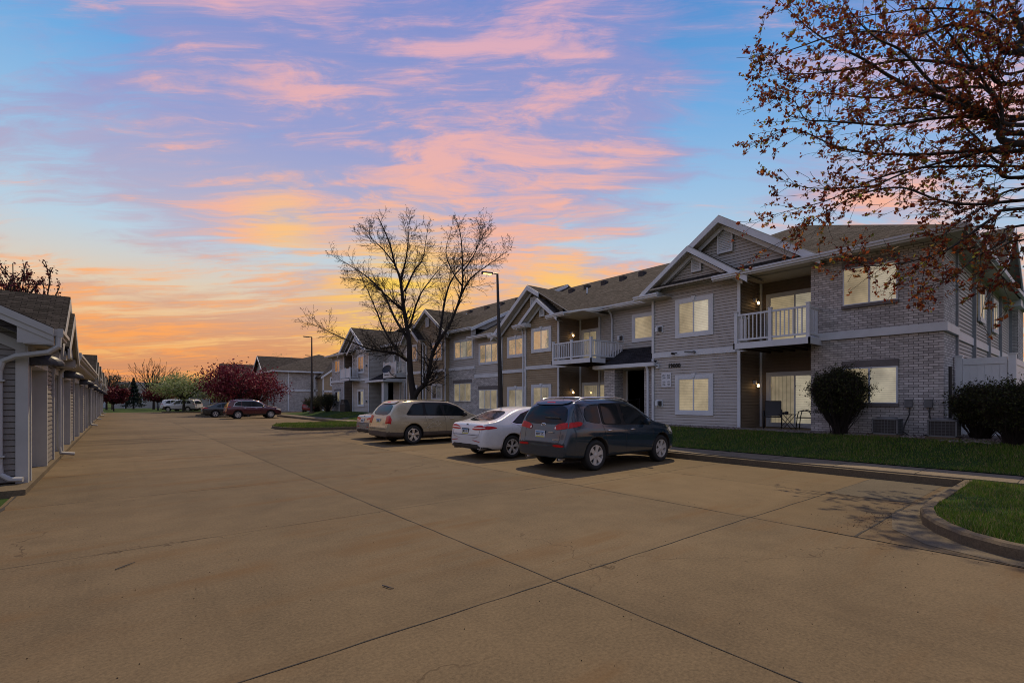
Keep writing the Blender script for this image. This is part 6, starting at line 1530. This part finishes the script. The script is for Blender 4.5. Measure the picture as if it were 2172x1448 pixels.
    if S.get('cross'):
        for x in S['cross']: m = MB(); zz_ = ray('t', x, hw-.3)[0].z+.055; m.tube([(x, -(hw-.3), zz_), (x, 0, zz_+.025), (x, hw-.3, zz_)], .016, 6); m.build('cross_bar', CHROME, a, True)
    if S.get('spoiler'):
        x0, x1, ww = S['spoiler']; patch('spoiler', S['paint'], 't', [(x0, -ww), (x1, -ww), (x1, ww), (x0, ww)], off=.03, parent=a); patch('brake_light', REDGL, 'r', [(-.14, S['blz']), (.14, S['blz']), (.14, S['blz']+.03), (-.14, S['blz']+.03)], parent=a, off=.03, round_=0)
    if S.get('extra'): S['extra'](a, body, ray, patch, line)
    a.location = loc; a.rotation_euler = (0, 0, rot); return a, body, ray, patch, line

# ---- dark blue-grey compact SUV
P_BLUE = paint_mat('blue_grey_paint', (.018, .036, .054), .2, .14, .08)
def ex_suv(a, body, ray, patch, line):
    m = MB(); h_ = ray('r', -.02, 1.135)[0]; cx = h_.x-.012
    m.lathe((cx, 0, 1.10), (-1, 0, 0), [(0, .001)], 3)
    mm = MB(); ring = [(cx, .075*math.cos(t_), 1.10+.042*math.sin(t_)) for t_ in np.linspace(0, 2*math.pi, 25)]; mm.tube(ring, .008, 5, cap=False); em = mm.build('badge', CHROME, a)
    MM = Matrix.Translation((cx-.002, 0, 1.10)) @ Matrix(((0, 0, -1, 0), (-1, 0, 0, 0), (0, 1, 0, 0), (0, 0, 0, 1)))
    text_obj('H', .085, CHROME, em, MM, .004, 'lettering', 1.15, shear=.35, bold=.003)
    mm = MB(); h_ = ray('r', -.30, .90)[0]; mm.box(h_.x-.02, h_.x, -.40, -.24, .925, .945); mm.build('tailgate_handle', CHROME, a)
    h_ = ray('r', -.50, .76)[0]
    text_obj('SANTA FE', .05, CHROME, a, Matrix.Translation((h_.x-.01, -.50, .765)) @ Matrix(((0, 0, -1, 0), (-1, 0, 0, 0), (0, 1, 0, 0), (0, 0, 0, 1))), .003, 'lettering', 1.0, bold=.002)
    mm = MB(); p, q = ray('r', -.02, 1.26)[0], ray('r', -.52, 1.25)[0]; mm.beam(p+Vector((-.03, 0, 0)), q+Vector((-.03, 0, 0)), (0, 0, .03), (.015, 0, 0)); mm.build('wiper', BLACKP, a)
    mm = MB(); t_ = ray('t', .85, 0)[0]; mm.tube([t_, t_+Vector((-.22, 0, .30))], .005, 5); mm.lathe(t_, (0, 0, 1), [(0, .035), (.03, .015), (.031, .001)], 8); mm.build('aerial', BLACKP, a)
    mm = MB(); line(mm, 'r', [(-.80, .66), (.80, .66)], .03, .004); line(mm, 'r', [(-.62, 1.02), (-.60, .70), (.60, .70), (.62, 1.02)], .006, .003); mm.build('bumper_seam', DARK, body)
SUV = dict(name='parked_suv', L=4.68, W=1.89, r=.37, wb=2.70, ro=1.0, arch=.06, lo=.29, paint=P_BLUE, tumble=.30, ex=-.55,
    top=[(0, .66), (.03, .74), (.07, .92), (.12, 1.10), (.20, 1.32), (.30, 1.50), (.42, 1.625), (.62, 1.68), (1.2, 1.715), (1.9, 1.72), (2.4, 1.68), (2.75, 1.57), (3.1, 1.36), (3.4, 1.16), (3.55, 1.115), (4.0, 1.04), (4.35, .95), (4.55, .82), (4.65, .66), (4.68, .58)],
    belt=[(0, 1.06), (.5, 1.10), (1.5, 1.07), (2.8, 1.03), (3.5, 1.00), (4.3, .88), (4.68, .6)],
    plan=[(0, .86), (.05, .915), (.15, .955), (.4, .985), (.9, 1.0), (3.7, 1.0), (4.1, .97), (4.4, .88), (4.6, .72), (4.68, .60)],
    win=[[(.70, 1.20), (.66, 1.34), (.74, 1.50), (.92, 1.58), (1.20, 1.60), (1.20, 1.13), (.95, 1.15)], [(1.32, 1.12), (1.32, 1.605), (1.95, 1.60), (2.02, 1.09)], [(2.14, 1.09), (2.08, 1.595), (2.42, 1.56), (2.72, 1.44), (3.10, 1.17), (3.12, 1.08)]],
    gap=[(1.25, 1.10), (1.25, 1.62), (2.3, 1.61), (2.75, 1.47), (3.16, 1.17), (3.18, 1.05), (2.0, 1.07)],
    rwin=[(-.70, 1.16), (-.74, 1.26), (-.60, 1.575), (.60, 1.575), (.74, 1.26), (.70, 1.16), (.4, 1.12), (-.4, 1.12)],
    fwin=[(3.35, -.66), (2.72, -.56), (2.72, .56), (3.35, .66), (3.42, 0)],
    seams=[[(1.26, 1.10), (1.30, .95), (1.38, .75), (1.42, .36), (2.14, .34), (2.18, .34), (3.25, .36), (3.3, .6), (3.28, 1.0)], [(2.08, 1.08), (2.16, .34)], [(.55, 1.62), (.62, 1.25), (.60, 1.17)]],
    handles=[(1.50, .955), (2.42, .95)], tail=[(13, 1.0), (13.5, 1.08), (24, 1.15), (50, 1.19), (60, 1.17), (57, 1.09), (34, 1.03), (20, .99)], tailw=[(14, 1.01), (14.5, 1.07), (17, 1.05), (17, 1.01)],
    refl=[(14, .60), (14, .655), (32, .655), (32, .60)], head=[(4.05, .86), (4.15, .96), (4.50, .84), (4.55, .74), (4.3, .78)], mirror=(2.98, 1.13), plate=(.06, .875, 'MXY 572'), spokes=(6, 1), exh=(-.55, .55),
    rails=(.55, 2.55, .06), cross=(.95, 1.9), spoiler=(.34, .62, .60), blz=1.60, extra=ex_suv, cladz=lambda c: c.z < .33)
car(SUV, 'dark blue-grey compact SUV with roof rails, nearest of the parked cars', 'car', (7.93, 8.62, 0))

# ---- white saloon
P_WHITE = paint_mat('white_paint', (.60, .61, .63), 0, .25, .10)
def ex_sedan(a, body, ray, patch, line):
    h_ = ray('r', 0, .99)[0]; mm = MB(); mm.lathe((h_.x-.004, 0, .985), (-1, 0, 0), [(0, .06), (.006, .055), (.007, .001)], 20); b = mm.build('badge', GREYBOX, a); 
    for v in b.data.vertices: v.co.z = .985+(v.co.z-.985)*.5
    mm = MB(); t_ = ray('t', 1.35, 0)[0]; mm.add([t_+Vector((-.08, -.02, 0)), t_+Vector((.08, -.015, 0)), t_+Vector((.08, .015, 0)), t_+Vector((-.08, .02, 0)), t_+Vector((-.06, 0, .06))], [(0, 1, 4), (1, 2, 4), (2, 3, 4), (3, 0, 4)]); mm.build('aerial', S_paint, a)
S_paint = P_WHITE
SED = dict(name='parked_saloon', L=4.87, W=1.85, r=.34, wb=2.85, ro=1.06, arch=.05, paint=P_WHITE, tumble=.50, ex=-.5,
    top=[(0, .66), (.03, .78), (.06, .92), (.10, 1.00), (.22, 1.045), (.50, 1.085), (.75, 1.16), (1.15, 1.33), (1.6, 1.445), (2.1, 1.475), (2.6, 1.45), (3.0, 1.34), (3.4, 1.14), (3.65, 1.0), (4.1, .93), (4.5, .83), (4.75, .70), (4.87, .55)],
    belt=[(0, .97), (.5, 1.0), (1.2, .99), (2.6, .95), (3.6, .90), (4.5, .76), (4.87, .52)],
    plan=[(0, .80), (.05, .88), (.15, .93), (.4, .975), (.9, 1.0), (3.7, 1.0), (4.2, .96), (4.5, .87), (4.75, .7), (4.87, .52)],
    win=[[(1.12, 1.055), (1.32, 1.19), (1.52, 1.28), (1.55, 1.00), (1.3, 1.01)], [(1.60, 1.0), (1.58, 1.30), (1.85, 1.38), (2.2, 1.40), (2.24, .98)], [(2.32, .98), (2.28, 1.40), (2.55, 1.385), (2.9, 1.27), (3.28, 1.05), (3.3, .96)]],
    gap=[(1.05, 1.04), (1.5, 1.30), (1.9, 1.405), (2.5, 1.41), (2.95, 1.28), (3.36, 1.03), (3.34, .94), (1.25, .985)],
    chrome=[[(1.05, 1.04), (1.25, .985), (3.34, .94)], [(1.05, 1.04), (1.5, 1.30), (1.9, 1.405), (2.5, 1.41)]],
    rwin=[(-.62, 1.10), (-.50, 1.37), (.50, 1.37), (.62, 1.10), (0, 1.085)], fwin=[(3.5, -.64), (2.78, -.52), (2.78, .52), (3.5, .64), (3.58, 0)],
    seams=[[(1.25, .98), (1.40, .85), (1.52, .6), (1.55, .30), (2.3, .28), (3.35, .30), (3.4, .9)], [(2.28, .97), (2.34, .28)]], rseams=[[(-.68, .93), (-.66, .70), (.66, .70), (.68, .93)]],
    handles=[(1.62, .90), (2.60, .88)], tail=[(7, .86), (12, .93), (26, .985), (48, .955), (60, .90), (40, .865), (16, .84)], tailw=[(7.5, .885), (8, .91), (38, .925), (38, .90)],
    refl=[(12, .545), (12, .565), (30, .53), (30, .51)], head=[(4.3, .72), (4.35, .80), (4.65, .70), (4.7, .62)], mirror=(3.12, 1.02), plate=(.03, .80, 'JMD 115'), pframe=True, spokes=(5, 2), exh=(-.62, .62),
    extra=ex_sedan, lo=.25, bump=[(1, .285), (1, .45), (24, .43), (42, .36), (50, .30), (50, .285)])
car(SED, 'white saloon with black lower bumper parked left of the dark SUV', 'car', (7.84, 11.75, 0))

# ---- beige two-tone crossover
P_GOLD = paint_mat('champagne_paint', (.34, .29, .19), .2, .28, .22)
def ex_pac(a, body, ray, patch, line):
    mm = MB(); h_ = ray(-1, 1.9, .72)
    for pl in ([(1.62, .62), (1.78, .78), (1.95, .86), (2.1, .70), (2.25, .80)], [(1.6, .60), (1.9, .66), (2.3, .64)], [(2.0, .86), (2.1, .92), (2.16, .80)]): line(mm, -1, pl, .018, .004)
    mm.build('dent_scrape', plain('scraped_paint', (.42, .38, .30), .5, var=.3, scale=12), body)
CLADG = plain('lower_cladding', (.07, .055, .045), .55, var=.2)
PAC = dict(name='parked_crossover', L=5.05, W=2.0, r=.365, wb=2.95, ro=1.06, arch=.06, lo=.26, paint=P_GOLD, tumble=.30, ex=-.5,
    top=[(0, .62), (.03, .70), (.06, .84), (.10, .98), (.17, 1.15), (.32, 1.38), (.48, 1.54), (.62, 1.63), (.9, 1.665), (1.6, 1.69), (2.3, 1.68), (2.8, 1.62), (3.2, 1.47), (3.6, 1.24), (3.85, 1.10), (4.3, 1.02), (4.7, .90), (4.95, .72), (5.05, .56)],
    belt=[(0, 1.08), (.5, 1.12), (1.5, 1.10), (2.8, 1.05), (3.6, 1.0), (4.5, .86), (5.05, .56)],
    plan=[(0, .84), (.05, .90), (.15, .94), (.4, .98), (.9, 1.0), (3.9, 1.0), (4.4, .96), (4.7, .87), (4.95, .7), (5.05, .56)],
    win=[[(.78, 1.14), (.95, 1.38), (1.18, 1.545), (1.50, 1.585), (1.50, 1.13)], [(1.64, 1.13), (1.60, 1.585), (2.25, 1.585), (2.40, 1.10)], [(2.52, 1.10), (2.40, 1.58), (2.75, 1.55), (3.1, 1.42), (3.48, 1.15), (3.5, 1.07)]],
    gap=[(.74, 1.12), (1.1, 1.55), (1.5, 1.61), (2.7, 1.59), (3.15, 1.44), (3.56, 1.14), (3.56, 1.04), (1.8, 1.09)],
    rwin=[(-.72, 1.12), (-.62, 1.53), (.62, 1.53), (.72, 1.12)], fwin=[(3.75, -.70), (3.05, -.58), (3.05, .58), (3.75, .70), (3.82, 0)],
    seams=[[(1.55, 1.10), (1.60, .9), (1.78, .42), (2.5, .34), (3.6, .36), (3.62, 1.0)], [(2.45, 1.08), (2.52, .34)]], rseams=[[(-.70, 1.08), (-.72, .60), (.72, .60), (.70, 1.08)]],
    handles=[(1.80, .98), (2.78, .95)], hm=plain('beige_handle', (.42, .38, .30), .3, var=0, coat=.5), tail=[(22, .80), (22.5, 1.09), (37, 1.11), (41, .97), (40, .80)], tailw=None, troff=0, head=[(4.35, .80), (4.45, .92), (4.8, .80), (4.82, .70)], mirror=(3.35, 1.12), mm=BLACKP,
    plate=(.03, .90, 'FLK 208'), spokes=(5, 1), rimm=CHROME, spoiler=(.45, .72, .62), blz=1.58, extra=ex_pac, cladz=lambda c: c.z < .50, clad=CLADG, rails=(.8, 2.7, .02), railm=BLACKP)
car(PAC, 'beige two-tone crossover with a dented rear door and brown lower panels', 'car', (7.74, 17.7, 0))

# ---- silver saloon behind it
SED2 = dict(SED, paint=paint_mat('silver_paint', (.22, .24, .26), .4, .3, .2), tail=[(9, .84), (10, .90), (26, .96), (50, .95), (56, .88), (34, .83)], tailw=[(20, .845), (20, .86), (40, .87), (40, .85)], plate=(.10, .80, 'HRT 046'), pframe=False, chrome=None)
S_paint = SED2['paint']
car(SED2, 'silver-blue saloon mostly hidden behind the beige crossover', 'car', (8.25, 20.35, 0), detail=1)

# ---- maroon crossover farther up the lot, nose towards the houses
CHK = dict(SUV, name='parked_crossover', L=4.62, paint=paint_mat('maroon_paint', (.085, .010, .018), .3, .25, .15), r=.36, ro=.93, rails=(.7, 2.4, .03), cross=None, extra=None, spoiler=(.34, .62, .60),
    win=[[(.62, 1.17), (.74, 1.42), (.95, 1.545), (1.20, 1.575), (1.20, 1.13)], [(1.24, 1.13), (1.24, 1.58), (1.95, 1.60), (2.02, 1.09)], [(2.10, 1.09), (2.05, 1.595), (2.42, 1.56), (2.72, 1.44), (3.10, 1.17), (3.12, 1.08)]],
    chrome=[[(.58, 1.14), (.72, 1.45), (.95, 1.585), (1.3, 1.62), (2.3, 1.61), (2.75, 1.47), (3.16, 1.17)], [(.58, 1.14), (2.0, 1.07), (3.18, 1.05)]], tail=[(14, 1.0), (14, 1.06), (50, 1.12), (50, 1.05)], tailw=None, plate=(.05, .88, 'KPC 310'),
    spokes=(9, 3), cladz=lambda c: c.z < .42, clad=BLACKP)
car(CHK, 'dark red crossover parked alone beyond the grass island', 'car', (7.45, 50.1, 0), detail=1)
SED3 = dict(SED, paint=paint_mat('black_paint', (.015, .02, .024), .2, .25, .2), chrome=None, plate=(.03, .80, 'BNT 774'), pframe=False); S_paint = SED3['paint']
car(SED3, 'dark saloon half hidden behind the dark red crossover', 'car', (6.3, 55.5, 0), detail=0)
WSU = dict(CHK, paint=P_WHITE, rails=None, plate=(.0, .88, ''), chrome=None, W=2.0, L=4.95, ro=1.05, wb=2.87, mirror=(3.0, 1.13))
WSU['top'] = [(x*1.058, z*1.04) for x, z in SUV['top']]; WSU['belt'] = [(x*1.058, z*1.04) for x, z in SUV['belt']]; WSU['plan'] = [(x*1.058, z) for x, z in SUV['plan']]
for k_ in ('win',): WSU[k_] = [[(x*1.05, z*1.03) for x, z in pl] for pl in CHK['win']]
WSU['gap'] = [(x*1.05, z*1.03) for x, z in SUV['gap']]
car(WSU, 'white SUV left of the blossoming tree trunk, seen from its rear corner', 'car', (5.0, 92.0, 0), R(0), 0)
car(dict(WSU, cladz=lambda c: c.z < .45 or (c.x > 3.7 and c.z < .8)), 'white SUV with dark lower panels behind the blossoming tree trunk', 'car', (9.2, 83.2, 0), R(140), 0)
car(dict(CHK, paint=paint_mat('red_paint', (.16, .012, .014), .1, .25, .15), W=1.85), 'small red SUV parked nose-away by the far brick house', 'car', (19.3, 65.4, 0), R(68), 0)
